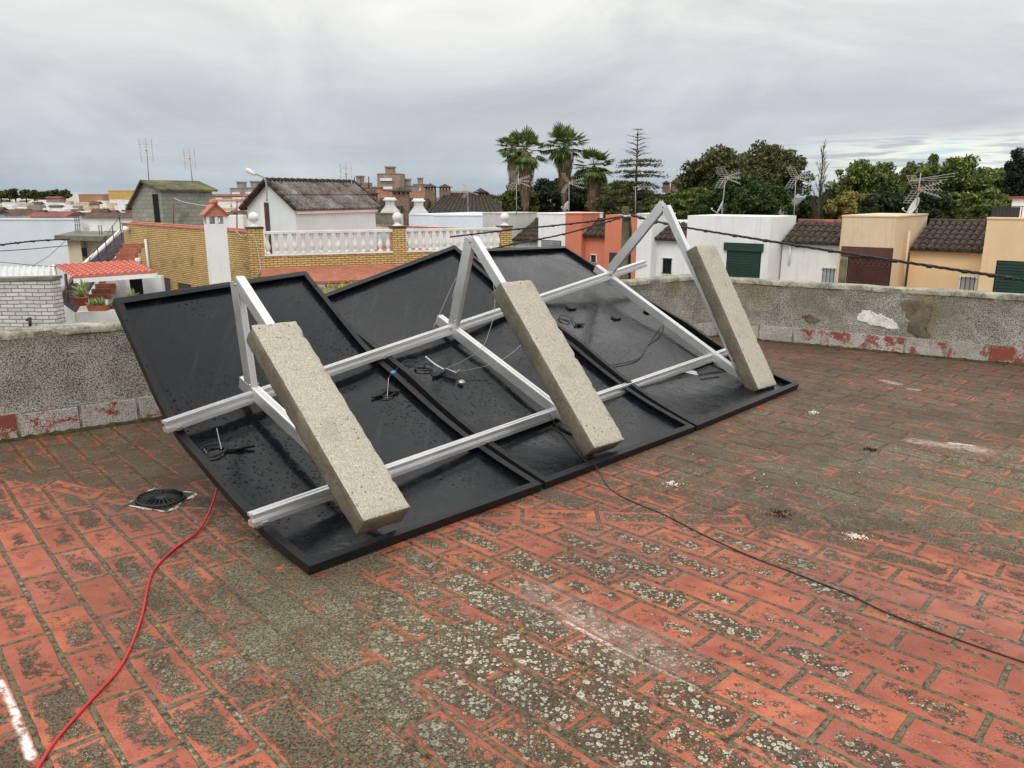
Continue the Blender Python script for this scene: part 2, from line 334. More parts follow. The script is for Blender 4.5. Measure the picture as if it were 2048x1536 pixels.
    sp=t.m('SUBTRACT',1.,t.step(t.vor(P,170.),.14,.24)); c=t.mix(t.m('MULTIPLY',sp,t.m('MULTIPLY',t.step(t.noise(P,6.,3,.6),.46,.58),t.m('ADD',.35,t.m('MULTIPLY',grow,.5)))),c,lin(214,205,186))
    # joints: mossy mortar
    jn=t.noise(P,55.,4,.7); jc=t.mix(t.step(jn,.36,.56),lin(40,33,18),lin(106,98,70)); jl=t.noise(P,2.2,4,.6)
    jc=t.mix(t.m('MULTIPLY',t.step(jn,.52,.66),t.step(jl,.47,.62)),jc,lin(156,166,146)); jc=t.mix(t.m('MULTIPLY',t.step(t.vor(P,14.),.14,.08),.9),jc,lin(176,142,40))
    jc=t.mix(t.m('MULTIPLY',bro,.85),jc,lin(46,36,28))
    jd=t.m('MULTIPLY',joint,t.m('SUBTRACT',1.,t.m('MULTIPLY',t.m('MULTIPLY',t.step(cov,.66,.86),t.step(g2,.40,.55)),t.m('SUBTRACT',.75,t.m('MULTIPLY',bro,.7)))))
    c=t.mix(jd,c,jc)
    # whitish mortar smears at set places
    def smear(p0,p1,wd,op,colr,ns=18.):
        a=V((p0.x,p0.y,0)); b=V((p1.x,p1.y,0)); d=b-a; Ln=d.length; d.normalize(); nrm=V((-d.y,d.x,0))
        rel=t.n('ShaderNodeVectorMath',{0:P,1:a},operation='SUBTRACT').outputs[0]
        al=t.n('ShaderNodeVectorMath',{0:rel,1:d},operation='DOT_PRODUCT').outputs['Value']; ac=t.n('ShaderNodeVectorMath',{0:rel,1:nrm},operation='DOT_PRODUCT').outputs['Value']
        ov=t.m('MAXIMUM',t.m('SUBTRACT',t.m('ABSOLUTE',t.m('SUBTRACT',al,Ln/2)),Ln/2),0.)
        dd=t.m('SQRT',t.m('ADD',t.m('MULTIPLY',ov,ov),t.m('MULTIPLY',ac,ac)))
        f=t.m('ADD',dd,t.m('MULTIPLY',t.m('SUBTRACT',t.noise(P,ns,5,.7),.5),wd*1.6))
        return t.m('MULTIPLY',t.m('MULTIPLY',t.m('SUBTRACT',1.,t.step(f,wd*.25,wd)),t.step(t.noise(P,ns*1.6,4,.7),.38,.54)),op),colr
    for a in (((1080,1190),(1330,1320),.13,.45,lin(168,140,126),9.),((0,1362),(30,1425),.014,.95,lin(235,232,225),13.),((30,1425),(62,1515),.015,.95,lin(235,232,225),13.),
              ((1110,1215),(1215,1275),.012,.55,lin(205,180,165),40.),((1130,1242),(1240,1302),.010,.85,lin(222,205,190),60.),((1240,1302),(1400,1378),.006,.7,lin(205,195,180),70.),
              ((1830,882),(1960,900),.07,.6,lin(200,180,175),25.),((1900,886),(1945,891),.02,.9,lin(225,220,212),60.),((1770,762),(1795,768),.05,.55,lin(200,195,188),40.),((1820,778),(1835,780),.04,.5,lin(200,195,188),40.)):
        sm,cl=smear(g(*a[0]),g(*a[1]),*a[2:]); c=t.mix(sm,c,cl)
    # damp dark run beside the drain
    sm,cl=smear(g(395,1005),g(470,1000),.10,.85,lin(48,32,26),12.); c=t.mix(sm,c,cl)
    tone=t.noise(P,1.1,4,.55); c=t.mix(t.m('MULTIPLY',t.step(tone,.42,.66),.36),c,lin(56,46,36))
    rough=t.m('ADD',.62,t.m('MULTIPLY',grow,.25))
    rough=t.m('SUBTRACT',rough,t.m('MULTIPLY',t.step(t.noise(P,2.1,4,.6),.48,.62),.22))
    h=t.m('ADD',t.m('MULTIPLY',t.m('SUBTRACT',1.,joint),.0035),t.m('MULTIPLY',t.m('MULTIPLY',grow,g3),.003))
    h=t.m('ADD',h,t.m('MULTIPLY',nb,.0009)); h=t.m('ADD',h,t.m('MULTIPLY',t.step(q,.004,.016),.0015)); h=t.m('ADD',h,t.m('MULTIPLY',r2,.001))
    bm=t.n('ShaderNodeBump',{'Height':h,'Strength':1.,'Distance':1.})
    bs_=t.n('ShaderNodeBsdfPrincipled',{'Base Color':c,'Roughness':rough,'Normal':bm.outputs[0],'Specular IOR Level':.4})
    t.n('ShaderNodeOutputMaterial',{0:bs_})
floor()
# ---- parapets: roughcast render over a skirting of terracotta tiles ----
def roughcast():
    m=bpy.data.materials.new('roughcast_render'); m.use_nodes=True; t=NT(m.node_tree)
    P=t.n('ShaderNodeTexCoord').outputs['Object']; z=t.n('ShaderNodeSeparateXYZ',{0:P}).outputs[2]
    gr=t.vor(P,150.); g2=t.noise(P,140.,4,.75); big=t.noise(P,1.7,6,.62,.5); mid=t.noise(P,6.,5,.6)
    grain=t.m('ADD',t.m('MULTIPLY',gr,.7),t.m('MULTIPLY',g2,.75))
    grain=t.m('ADD',grain,t.m('MULTIPLY',t.m('SUBTRACT',mid,.5),.5)); grain=t.m('ADD',grain,t.m('MULTIPLY',t.m('SUBTRACT',z,.28),.22))
    c=t.ramp(t.m('SUBTRACT',grain,.28),[(.05,lin(228,226,218)),(.28,lin(190,188,178)),(.46,lin(148,145,133)),(.70,lin(84,80,68))])
    c=t.mix(t.m('MULTIPLY',t.step(big,.48,.68),.55),c,t.mix(g2,lin(66,60,44),lin(150,142,118)))
    c=t.mix(t.m('MULTIPLY',t.step(t.noise(P,1.1,5,.65,.6),.56,.66),.55),c,t.mix(g2,lin(78,74,34),lin(160,146,70)))
    top=t.step(z,.44,.56); c=t.mix(t.m('MULTIPLY',top,t.m('MULTIPLY',mid,.9)),c,t.mix(g2,lin(60,58,42),lin(120,114,92)))
    h=t.m('ADD',t.m('MULTIPLY',gr,-.006),t.m('MULTIPLY',g2,.006))
    bm=t.n('ShaderNodeBump',{'Height':h,'Strength':1.,'Distance':1.})
    t.n('ShaderNodeOutputMaterial',{0:t.n('ShaderNodeBsdfPrincipled',{'Base Color':c,'Roughness':.9,'Normal':bm.outputs[0]})}); return m
def skirt_mat():
    m=bpy.data.materials.new('painted_skirting_tile'); m.use_nodes=True; t=NT(m.node_tree)
    P=t.n('ShaderNodeTexCoord').outputs['Object']
    n=t.noise(P,7.,6,.7,.6); n2=t.noise(P,170.,3,.7); n3=t.noise(P,2.,4,.6)
    red=t.mix(n2,lin(120,58,46),lin(150,80,66)); wht=t.mix(t.step(n2,.35,.62),lin(118,112,104),lin(205,202,196))
    wht=t.mix(t.m('MULTIPLY',t.step(n3,.45,.6),.5),wht,lin(132,128,112))
    oi=t.n('ShaderNodeObjectInfo').outputs['Random']
    f=t.m('ADD',n,t.m('MULTIPLY',t.m('SUBTRACT',n2,.5),.35)); f=t.m('ADD',f,t.m('MULTIPLY',t.m('SUBTRACT',oi,.5),.12))
    c=t.mix(t.step(f,.44,.50),red,wht)
    bm=t.n('ShaderNodeBump',{'Height':t.m('ADD',t.m('MULTIPLY',n2,.002),t.m('MULTIPLY',f,.004)),'Strength':1.,'Distance':1.})
    t.n('ShaderNodeOutputMaterial',{0:t.n('ShaderNodeBsdfPrincipled',{'Base Color':c,'Roughness':.8,'Normal':bm.outputs[0]})}); return m
RC=roughcast(); SK=skirt_mat()
CAPM=M('weathered_coping',lin(164,160,142),.9,var=.35,vs=9,fine=60,bump=.5,bs=90,blot=(lin(170,140,50),.66,.8),blots=3.)
BARE=M('bare_mortar',lin(118,106,88),.95,var=.25,vs=10,fine=90,bump=.6,bs=50,blot=(lin(150,142,128),.62,.5),blots=9)
WPAINT=M('flaking_white_paint',lin(232,230,224),.8,var=.15,vs=20,fine=90,bump=.6,bs=60,blot=(lin(150,145,132),.56,.8),blots=12)
MOSS=M('moss',lin(84,84,36),.95,var=.4,vs=20,fine=120,bump=1,bs=200,col2=lin(40,42,18),bd=.01)
MORT=M('joint_mortar',lin(176,170,158),.9,var=.3,vs=12,fine=80,bump=.5,col2=lin(80,78,60))
def rough_grid(mb,P0,du,dz,n,nu,nv,amp,seed,slope=0):
    rnd=random.Random(seed); off=[[rnd.uniform(-1,1) for _ in range(nv+1)] for _ in range(nu+1)]
    def f(a,b):
        i=round(a*nu); j=round(b*nv); return P0+du*a+dz*b+n*(amp*off[i][j]) + V((0,0,amp*.9*rnd.uniform(-1,1) if j==nv else 0))
    mb.grid(f,nu,nv,True)
def parapet(A,d,n,L,H,th,label,z0sk,seed,patches):
    # A: base start, d: direction, n: normal towards the terrace
    mid=A+d*L/2; T=thing('parapet_wall',mid,label,'wall')
    b=MB(); rough_grid(b,A,d*L,V((0,0,H)),n,int(L/.09),7,.006,seed)
    b.obox(A-n*.012,d*L,-n*(th-.012),V((0,0,H-.012))); b.build('render_wall',RC,T)
    c=MB(); nn=int(L/.12); rnd=random.Random(seed+3)
    oo=[(rnd.uniform(-.004,.004),rnd.uniform(-.006,.006)) for _ in range(nn+1)]
    prof=[(.006,-.03),(.008,-.002),(.000,.007),(-.03,.012),(-th+.02,.010),(-th-.01,0),(-th-.008,-.03)]
    vs=[A+d*(L*i/nn)+n*(p+oo[i][1])+V((0,0,H+q+oo[i][0])) for i in range(nn+1) for p,q in prof]; k=len(prof)
    c.add(vs,[(i*k+j,(i+1)*k+j,(i+1)*k+j+1,i*k+j+1) for i in range(nn) for j in range(k-1)],True); c.build('coping',CAPM,T)
    x=z0sk; j=0; rnd=random.Random(seed+9)
    while x<L-.05:
        w=.275; s=MB(); tl=rnd.uniform(-.004,.004); P=A+d*x+n*.012+V((0,0,.012))
        s.obox(P-n*.03,d*w,n*(.03+tl*.4),V((0,0,.125+tl))); s.build('skirting_tile',SK,T,bevel=.003)
        x+=.29; j+=1
    m_=MB(); m_.obox(A-n*.02+V((0,0,.004)),d*L,n*.026,V((0,0,.137))); m_.build('skirting_joint',MORT,T)
    ms=MB(); nn=int(L/.03); 
    vs=[]
    for i in range(nn+1):
        w=.012+.014*rnd.random()*(.5+.5*math.sin(i*.21)**2); hh=.006+.012*rnd.random(); q=A+d*(L*i/nn)
        vs+=[q+n*.008+V((0,0,hh+.006)),q+n*(.012+w*.5)+V((0,0,hh)),q+n*(.014+w)+V((0,0,.0015))]
    ms.add(vs,[(i*3+j,(i+1)*3+j,(i+1)*3+j+1,i*3+j+1) for i in range(nn) for j in range(2)],True); ms.build('moss_line',MOSS,T)
    # irregular patches lying on the face (outline in px)
    for nm,mat,pts,pr in patches:
        pl=[onpl(u,v,A+n*pr,n) for u,v in pts]; out=[]
        for i,p in enumerate(pl):
            q=pl[(i+1)%len(pl)]; kx=max(2,int((q-p).length/.02))
            for e in range(kx): out.append(p.lerp(q,e/kx)+(d*rnd.uniform(-1,1)+V((0,0,rnd.uniform(-1,1))))*.012)
        cen=sum(out,V())/len(out); pb=MB(); N_=len(out)
        pb.add([cen+n*.0]+[cen+(p-cen)*.9+n*.0 for p in out]+[p-n*.004 for p in out],[(0,1+i,1+(i+1)%N_) for i in range(N_)]+[(1+i,1+N_+i,1+N_+(i+1)%N_,1+(i+1)%N_) for i in range(N_)],False)
        pb.build(nm,mat,T)
    return T
nL=V((LDIR.y,-LDIR.x,0)); nR=V((RDIR.y,-RDIR.x,0))
if nL.y>0: nL=-nL
if nR.y>0: nR=-nR
YM=M('yellow_lichen_patch',lin(150,128,44),.95,var=.4,vs=15,fine=100,bump=1,bs=120,col2=lin(96,88,54))
parapet(LB,LDIR,nL,9.+.02,.56,.14,'grey roughcast parapet with tile skirting, running from the left edge behind the solar panels','x'and .12,11,
   [('yellow_lichen',YM,[(318,893),(330,888),(335,900),(325,906),(316,902)],.022)])
parapet(CB,RDIR,nR,9.,.52,.14,'grey roughcast parapet with peeling patches, right of the concrete blocks',.10,12,
   [('bare_patch',BARE,[(1806,602),(1850,600),(1866,612),(1860,640),(1850,660),(1860,672),(1835,675),(1815,665),(1818,640),(1800,612)],.008),
    ('white_paint_patch',WPAINT,[(1714,628),(1728,618),(1765,631),(1790,641),(1800,656),(1775,657),(1738,650),(1715,642)],.008),
    ('bare_patch',BARE,[(1602,632),(1615,628),(1640,640),(1632,647),(1612,641)],.008)])
# ---- drain ----
DC=g(322,1003); dT=thing('floor_drain',DC,'black round-slotted drain grate set in a broken white mortar square on the tiles','drain')
PLAST=M('black_plastic',(.007,.007,.007),.5,var=.3,bump=.1); WM=M('white_mortar',lin(205,198,186),.9,var=.25,vs=30,fine=120,bump=1,bs=120,blot=(lin(84,74,62),.48),blots=18)
qd=[g(246,1012),g(308,977),g(396,987),g(335,1027)]; b=MB(); cen=sum(qd,V())/4
def ringpoly(s,z,jit,sd):
    rr=random.Random(sd); o=[]
    for i in range(4):
        for e in range(8):
            p=qd[i].lerp(qd[(i+1)%4],e/8); o.append(cen+(p-cen)*(s+rr.uniform(-jit,jit))+V((0,0,z)))
    return o
A1=ringpoly(1.02,.002,.09,1);A2=ringpoly(.955,.006,.05,2);A3=ringpoly(.90,.004,.0,3); n=32
b.add(A1+A2+A3,[(i,(i+1)%n,n+(i+1)%n,n+i) for i in range(n)]+[(n+i,n+(i+1)%n,2*n+(i+1)%n,2*n+i) for i in range(n)],True); b.build('mortar_surround',WM,dT)
b=MB(); b.add(ringpoly(.93,.0042,0,3),[tuple(range(32))]); b.build('drain_hole',PLAST,dT)
b=MB(); ex=(qd[2]-qd[0])/2*.62; ey=(qd[1]-qd[3])/2*.62
ex=(qd[1]-qd[0])/2*.92; ey=(qd[2]-qd[1])/2*.92
def ell(r,a,z): return cen+ex*(r*math.cos(a))+ey*(r*math.sin(a))+V((0,0,z))
for k in range(24):
    a=2*math.pi*k/24; b.tube([ell(.22,a,.012),ell(.62,a,.015),ell(.95,a,.010)],.0032,5)
for r_ in (.98,.2): b.tube([ell(r_,2*math.pi*k/40,.011) for k in range(41)],.0045,5)
b.add([ell(.2,2*math.pi*k/20,.014) for k in range(20)],[tuple(range(20))]); b.build('grate',PLAST,dT)
# ---- crumbs ----
CR=M('white_crumb',lin(222,216,200),.9,var=.15,bump=.4); DK=M('soil_crumb',lin(52,42,34),.95,var=.3,bump=.4)
def crumbs(u,v,n,r,sz,mat,label,cat,seed):
    rr=random.Random(seed); b=MB(); c=g(u,v)
    for _ in range(n):
        d=abs(rr.gauss(0,.5))*r; a=rr.uniform(0,6.28); s=sz*rr.uniform(.35,1.2)*(1 if d<r*.5 else .5); p=c+V((d*math.cos(a)*1.25,d*math.sin(a),s*.4+max(0,(r*.35-d))*.25*rr.random()))
        ax=V((rr.gauss(0,1),rr.gauss(0,1),rr.gauss(0,1))).normalized(); b1=ax.orthogonal().normalized(); b2=ax.cross(b1)
        P=[p+(b1*x+b2*y+ax*z)*s*rr.uniform(.4,.65) for x,y,z in((1,0,0),(-1,.2,0),(0,1,.1),(.1,-1,0),(0,0,1),(0,.1,-1))]
        b.add(P,[(0,2,4),(2,1,4),(1,3,4),(3,0,4),(2,0,5),(1,2,5),(3,1,5),(0,3,5)])
    return tag(b.build('crumb_pile',mat),label,cat,kind='stuff')
crumbs(1342,968,70,.045,.011,CR,'small pile of white crumbs on the tiles in front of the middle panel','crumbs',1)
crumbs(1712,1075,110,.05,.011,CR,'largest pile of white crumbs, on the diagonal tile strip at the right','crumbs',2)
crumbs(1625,826,60,.055,.011,CR,'white crumbs on the dull tiles beyond the right panel corner','crumbs',3)
crumbs(1740,900,70,.06,.010,DK,'dark soil crumbs on the mossy tiles at the right','crumbs',4)
crumbs(1560,1027,90,.10,.009,DK,'dark grit scattered along the diagonal tile strip','crumbs',5)
crumbs(1500,1010,60,1.3,.007,CR,'stray white grit scattered over the terrace tiles','grit',6)
crumbs(1000,1250,40,1.0,.006,CR,'pale specks of grit across the front tiles','grit',8)
# ================= SOLAR ARRAY =================
BLK=bpy.data.materials.new('black_anodised_frame'); BLK.use_nodes=True; t=NT(BLK.node_tree); P=t.n('ShaderNodeTexCoord').outputs['Object']
nn_=t.noise(P,30.,4,.6); bm=t.n('ShaderNodeBump',{'Height':t.noise(P,140.,3,.6),'Strength':.25,'Distance':.002})
t.n('ShaderNodeOutputMaterial',{0:t.n('ShaderNodeBsdfPrincipled',{'Base Color':t.mix(nn_,(.006,.006,.007),(.016,.017,.019)),'Roughness':t.m('ADD',.28,t.m('MULTIPLY',nn_,.3)),'Normal':bm.outputs[0],'Specular IOR Level':.26})})
def backsheet_mat():
    m=bpy.data.materials.new('wet_black_backsheet'); m.use_nodes=True; t=NT(m.node_tree); tc=t.n('ShaderNodeTexCoord'); P=tc.outputs['Object']
    big=t.noise(P,1.6,5,.6,.8); drop=t.vor(P,75.); fine=t.noise(P,45.,5,.7); run=t.noise(t.n('ShaderNodeMapping',{'Vector':P,'Rotation':(0,0,R(45)),'Scale':(30,3,3)}).outputs[0],1.,5,.65)
    dz=t.m('MULTIPLY',t.m('SUBTRACT',1.,t.step(t.m('ADD',t.vor(P,48.),t.m('MULTIPLY',t.m('SUBTRACT',fine,.5),.9)),.22,.36)),t.step(big,.44,.60))
    c=t.mix(dz,(.0060,.0075,.010),(.0025,.003,.004)); c=t.mix(t.m('MULTIPLY',t.step(run,.52,.76),.6),c,(.026,.029,.032))
    c=t.mix(t.m('MULTIPLY',t.step(fine,.62,.75),.5),c,(.04,.043,.046))
    rg=t.m('ADD',.30,t.m('MULTIPLY',t.m('SUBTRACT',fine,.5),.40)); rg=t.m('SUBTRACT',rg,t.m('MULTIPLY',t.step(big,.42,.6),.14))
    h=t.m('ADD',t.m('MULTIPLY',t.m('MULTIPLY',t.m('SUBTRACT',1.,t.step(drop,.15,.4)),dz),.0012),t.m('MULTIPLY',t.noise(P,7.,3,.5),.004))
    bm=t.n('ShaderNodeBump',{'Height':h,'Strength':.8,'Distance':1.})
    t.n('ShaderNodeOutputMaterial',{0:t.n('ShaderNodeBsdfPrincipled',{'Base Color':c,'Roughness':rg,'Normal':bm.outputs[0],'Specular IOR Level':t.m('SUBTRACT',.27,t.m('MULTIPLY',dz,.17))})}); return m
BS=backsheet_mat()
def alu():
    m=bpy.data.materials.new('mill_aluminium'); m.use_nodes=True; t=NT(m.node_tree); P=t.n('ShaderNodeTexCoord').outputs['Object']
    n=t.noise(P,8.,4,.6); n2=t.noise(P,90.,3,.6); dr=t.vor(P,120.)
    c=t.mix(n,(.70,.71,.71),(.86,.86,.85)); c=t.mix(t.m('MULTIPLY',t.step(n2,.60,.80),.25),c,(.4,.4,.39))
    bm=t.n('ShaderNodeBump',{'Height':t.m('SUBTRACT',1.,t.step(dr,.1,.3)),'Strength':.0,'Distance':.001})
    t.n('ShaderNodeOutputMaterial',{0:t.n('ShaderNodeBsdfPrincipled',{'Base Color':c,'Metallic':.85,'Roughness':t.m('ADD',.30,t.m('MULTIPLY',n,.2)),'Normal':bm.outputs[0]})}); return m
AL=alu(); STEEL=M('bolt_steel',(.5,.5,.49),.35,metal=.9,var=.2,bump=0)
def smoothcurve(B,Mp,T,k=14,rad=.22):
    # polyline B->M->T with a rounded bend at M, returns k*2+1 points
    out=[]
    a=(B-Mp); b=(T-Mp); la,lb=a.length,b.length; rr=min(rad,la*.45,lb*.45)
    p=Mp+a.normalized()*rr; q=Mp+b.normalized()*rr
    for i in range(8): out.append(B.lerp(p,i/8)-V((0,0,.035*math.sin(math.pi*i/8))))
    for i in range(9):
        s=i/8; out.append(p*(1-s)**2+Mp*2*s*(1-s)+q*s*s)
    for i in range(1,9): out.append(q.lerp(T,i/8))
    return out
def panel(BL,BR,ML,MR,TL,TR,label,bow):
    BL,BR,ML,MR,TL,TR=map(V,(BL,BR,ML,MR,TL,TR)); T=thing('solar_panel',(BL+BR)/2,label,'solar panel','solar panels lying face down on the terrace')
    Lc=smoothcurve(BL,ML,TL); Rc=smoothcurve(BR,MR,TR); N=len(Lc)
    nrm=[]
    for i in range(N):
        w=(Rc[i]-Lc[i]).normalized(); l=((Lc[min(i+1,N-1)]-Lc[max(i-1,0)])+(Rc[min(i+1,N-1)]-Rc[max(i-1,0)])).normalized(); nrm.append(w.cross(l).normalized())
    fw=.033; th=.034
    def P(i,s,d,h):   # s: 0 left 1 right, d metres inward, h metres along normal
        w=(Rc[i]-Lc[i]).normalized(); base=Lc[i]+w*d if s==0 else Rc[i]-w*d; return base+nrm[i]*h
    fr=MB()
    for s in (0,1):    # side rails of the frame: outer wall, top flange, inner lip
        vs=[]
        for i in range(N): vs+=[P(i,s,0,-th),P(i,s,0,0),P(i,s,fw,0),P(i,s,fw,-.003),P(i,s,.004,-.003),P(i,s,.004,-th)]
        fs=[(i*6+j,i*6+(j+1)%6,(i+1)*6+(j+1)%6,(i+1)*6+j) for i in range(N-1) for j in range(6)]
        fs+=[(0,1,2,3,4,5),tuple((N-1)*6+j for j in range(6))]
        fr.add(vs,fs)
    for e in (0,N-1):  # end members
        sg=1 if e==0 else -1; l=((Lc[1]-Lc[0]) if e==0 else (Lc[N-1]-Lc[N-2])).normalized()*sg; l2=((Rc[1]-Rc[0]) if e==0 else (Rc[N-1]-Rc[N-2])).normalized()*sg
        for a in range(1):
            w=(Rc[e]-Lc[e]).normalized(); n_=nrm[e]
            A=Lc[e]-w*0.0;B_=Rc[e]
            ring=lambda X,l_:[X+n_*-th-l_*.001,X+n_*.0006-l_*.001,X+n_*.0006+l_*fw,X-n_*.003+l_*fw,X-n_*.003+l_*.004,X-n_*th+l_*.004]
            ra,rb=ring(A,l),ring(B_,l2); fr.add(ra+rb,[(j,(j+1)%6,6+(j+1)%6,6+j) for j in range(6)]+[tuple(range(6)),tuple(range(6,12))])
    f_=fr.build('frame',BLK,T)
    # bolt holes / slots in the flange
    for i in (2,6,18,22):
        for s in (0,1):
            hb=MB(); c=P(i,s,fw*.5,.0012); w=(Rc[i]-Lc[i]).normalized(); l=nrm[i].cross(w); hb.add([c+(w*math.cos(k*.785)*.0045+l*math.sin(k*.785)*.008) for k in range(8)],[tuple(range(8))]); hb.build('mounting_hole',DARKHOLE,f_)
    bs=MB(); nu=14
    def f(a,b):
        i=min(N-1,round(b*(N-1))); w=(Rc[i]-Lc[i]); w.normalize(); A=Lc[i]+w*.006; B_=Rc[i]-w*.006
        sag=math.sin(math.pi*a)*math.sin(math.pi*b)*bow; return A.lerp(B_,a)-nrm[i]*(.029+sag)
    bs.grid(f,nu,N-1,True); bs.build('backsheet',BS,T)
    def surf(a,b,h=0):
        x=b*(N-1); i=min(N-2,int(x)); p=f(a,i/(N-1)).lerp(f(a,(i+1)/(N-1)),x-i); return p+nrm[i]*h,(Rc[i]-Lc[i]).normalized(),nrm[i]
    return T,surf
DARKHOLE=M('dark_recess',(.004,.004,.004),.9,bump=0)
B0,B1,B2,B3=g(618,1133,.037),g(1088,966,.037),g(1392,852,.037),g(1598,768,.037)
DD=(B3-B0).normalized(); gap=.012
K=[dict(B=B0,M=onpl(345,866,B0,DD),T=onpl(228,597,B0,DD)),dict(B=B1,M=onpl(750,712,B1,DD),T=onpl(612,542,B1,DD)),dict(B=B2,M=onpl(1100,655,B2,DD),T=onpl(910,490,B2,DD)),dict(B=B3,M=onpl(1330,618,B3,DD),T=onpl(1130,492,B3,DD))]
T2L=onpl(628,596,B1+DD*.03,DD); T3L=onpl(928,499,B2+DD*.03,DD)
M2L=onpl(766,709,B1+DD*.03,DD); M3L=onpl(1112,650,B2+DD*.03,DD)
z0=V((0,0,.003))
p1,s1=panel(K[0]['B'],K[1]['B']-DD*gap,K[0]['M'],K[1]['M'],K[0]['T'],K[1]['T'],'leftmost black solar panel lying face down and sharply creased against the parapet',.006)
p2,s2=panel(B1+DD*gap,B2-DD*gap,M2L,K[2]['M'],T2L,K[2]['T'],'middle black solar panel lying face down between the other two panels',.012)
p3,s3=panel(B2+DD*gap,B3,M3L,K[3]['M'],T3L,K[3]['T'],'rightmost black solar panel lying face down with a white sticker',.02)
# ---- rails ----
def line(p,t): return onpl(p[0],p[1],B0+DD*t,DD)
def rail(A,E,up,label,h=.050,w=.040):
    d=(E-A).normalized(); side=up.cross(d).normalized(); up=d.cross(side).normalized()
    T=thing('mounting_rail',(A+E)/2,label,'rail','aluminium rails across the panels')
    # extrusion profile (side, up) centred at top edge: closed outline with side grooves and a top lip
    pf=[(-.5,0),(-.5,-.26),(-.12,-.26),(-.12,-.60),(-.5,-.60),(-.5,-1),(.5,-1),(.5,-.60),(.12,-.60),(.12,-.26),(.5,-.26),(.5,0),(.12,0),(.12,-.10),(-.12,-.10),(-.12,0)]
    vs=[P+side*(x*w)+up*(y*h) for P in (A,E) for x,y in pf]; n=len(pf); b=MB()
    b.add(vs,[(j,(j+1)%n,n+(j+1)%n,n+j) for j in range(n)]); 
    for o,sg in((0,1),(n,-1)):
        for q in ((0,1,2,15),(2,3,8,9),(2,9,13,14),(2,14,15),(9,10,11,12,13),(3,4,5,6,7,8)): b.add([vs[o+k] for k in q],[tuple(range(len(q)))])
    b.build('rail_profile',AL,T,bevel=.0012)
    return T,d,side,up
r1a,r1e=line((327,842),-.05),line((1290,520),3.9); r2a,r2e=line((500,1027),-.05),line((1455,697),3.62)
upv=(DD.cross((K[1]['T']-K[1]['M']).normalized())+DD.cross((K[1]['M']-K[1]['B']).normalized())).normalized()
R1,d1,sd1,up1=rail(r1a,r1e,V((-.12,-.12,1)).normalized(),'upper aluminium rail running over the creases of all three panels')
R2,d2,sd2,up2=rail(r2a,r2e,V((-.1,-.1,1)).normalized(),'lower aluminium rail running across the lower half of the panels')
def clampb(Rt,P,d,side,up,label=None):
    b=MB(); b.obox(P-up*.052-side*.026-d*.012,d*.024,side*.052,up*.012); b.obox(P-up*.075-side*.026-d*.012,d*.024,side*.008,up*.03); b.tube([P-up*.05-side*.03,P-up*.02-side*.03],.005,6); b.build('clamp',STEEL,Rt)
for Rt,A,E,d,sd_,up,fr_ in ((R1,r1a,r1e,d1,sd1,up1,(.012,.30,.62)),(R2,r2a,r2e,d2,sd2,up2,(.012,.33,.655,.97))):
    for f_ in fr_: clampb(Rt,A.lerp(E,f_),d,-sd_ if sd_.y>0 else sd_,up)
# ---- triangular supports and blocks ----
CONC=bpy.data.materials.new('exposed_aggregate_concrete'); CONC.use_nodes=True; t=NT(CONC.node_tree); P=t.n('ShaderNodeTexCoord').outputs['Object']
a_=t.noise(P,260.,3,.7); v_=t.vor(P,420.,out=0); vcol=t.n('ShaderNodeSeparateXYZ',{0:t.vor(P,420.,out=1)}).outputs[0]; bg_=t.noise(P,5.,5,.65,.3)
c=t.mix(t.step(vcol,.0,.9),lin(156,149,132),lin(212,206,189)); c=t.mix(t.m('MULTIPLY',t.step(a_,.58,.72),.5),c,lin(88,78,62)); c=t.mix(t.m('MULTIPLY',t.step(bg_,.50,.66),.28),c,lin(140,126,98))
c=t.mix(t.m('MULTIPLY',t.step(t.noise(P,16.,4,.7),.62,.72),.6),c,lin(84,74,58)); pt_=t.m('MULTIPLY',t.m('SUBTRACT',1.,t.step(t.vor(P,34.),.10,.16)),t.step(t.noise(P,8.,2,.5),.46,.56)); c=t.mix(t.m('MULTIPLY',pt_,.75),c,lin(70,60,46)); c=t.mix(t.m('MULTIPLY',t.step(t.noise(P,2.6,5,.7,.6),.55,.68),.30),c,lin(128,120,104))
bm=t.n('ShaderNodeBump',{'Height':t.m('SUBTRACT',t.m('ADD',t.m('MULTIPLY',v_,.003),t.m('MULTIPLY',a_,.002)),t.m('MULTIPLY',pt_,.006)),'Strength':.8,'Distance':1.})
t.n('ShaderNodeOutputMaterial',{0:t.n('ShaderNodeBsdfPrincipled',{'Base Color':c,'Roughness':.85,'Normal':bm.outputs[0]})})
CSIDE=M('dark_concrete_side',lin(108,102,84),.55,var=.2,vs=5,fine=60,bump=.5,bs=40,blot=(lin(170,164,150),.68,.8),blots=14)  # darker concrete for every block face but the outer one
def bar(b,A,E,side,up,w=.036,h=.036,t_=.0):
    """box section from A to E, top surface centred on the line"""
    d=(E-A); b.obox(A-side*w/2-up*h,d,side*w,up*h)
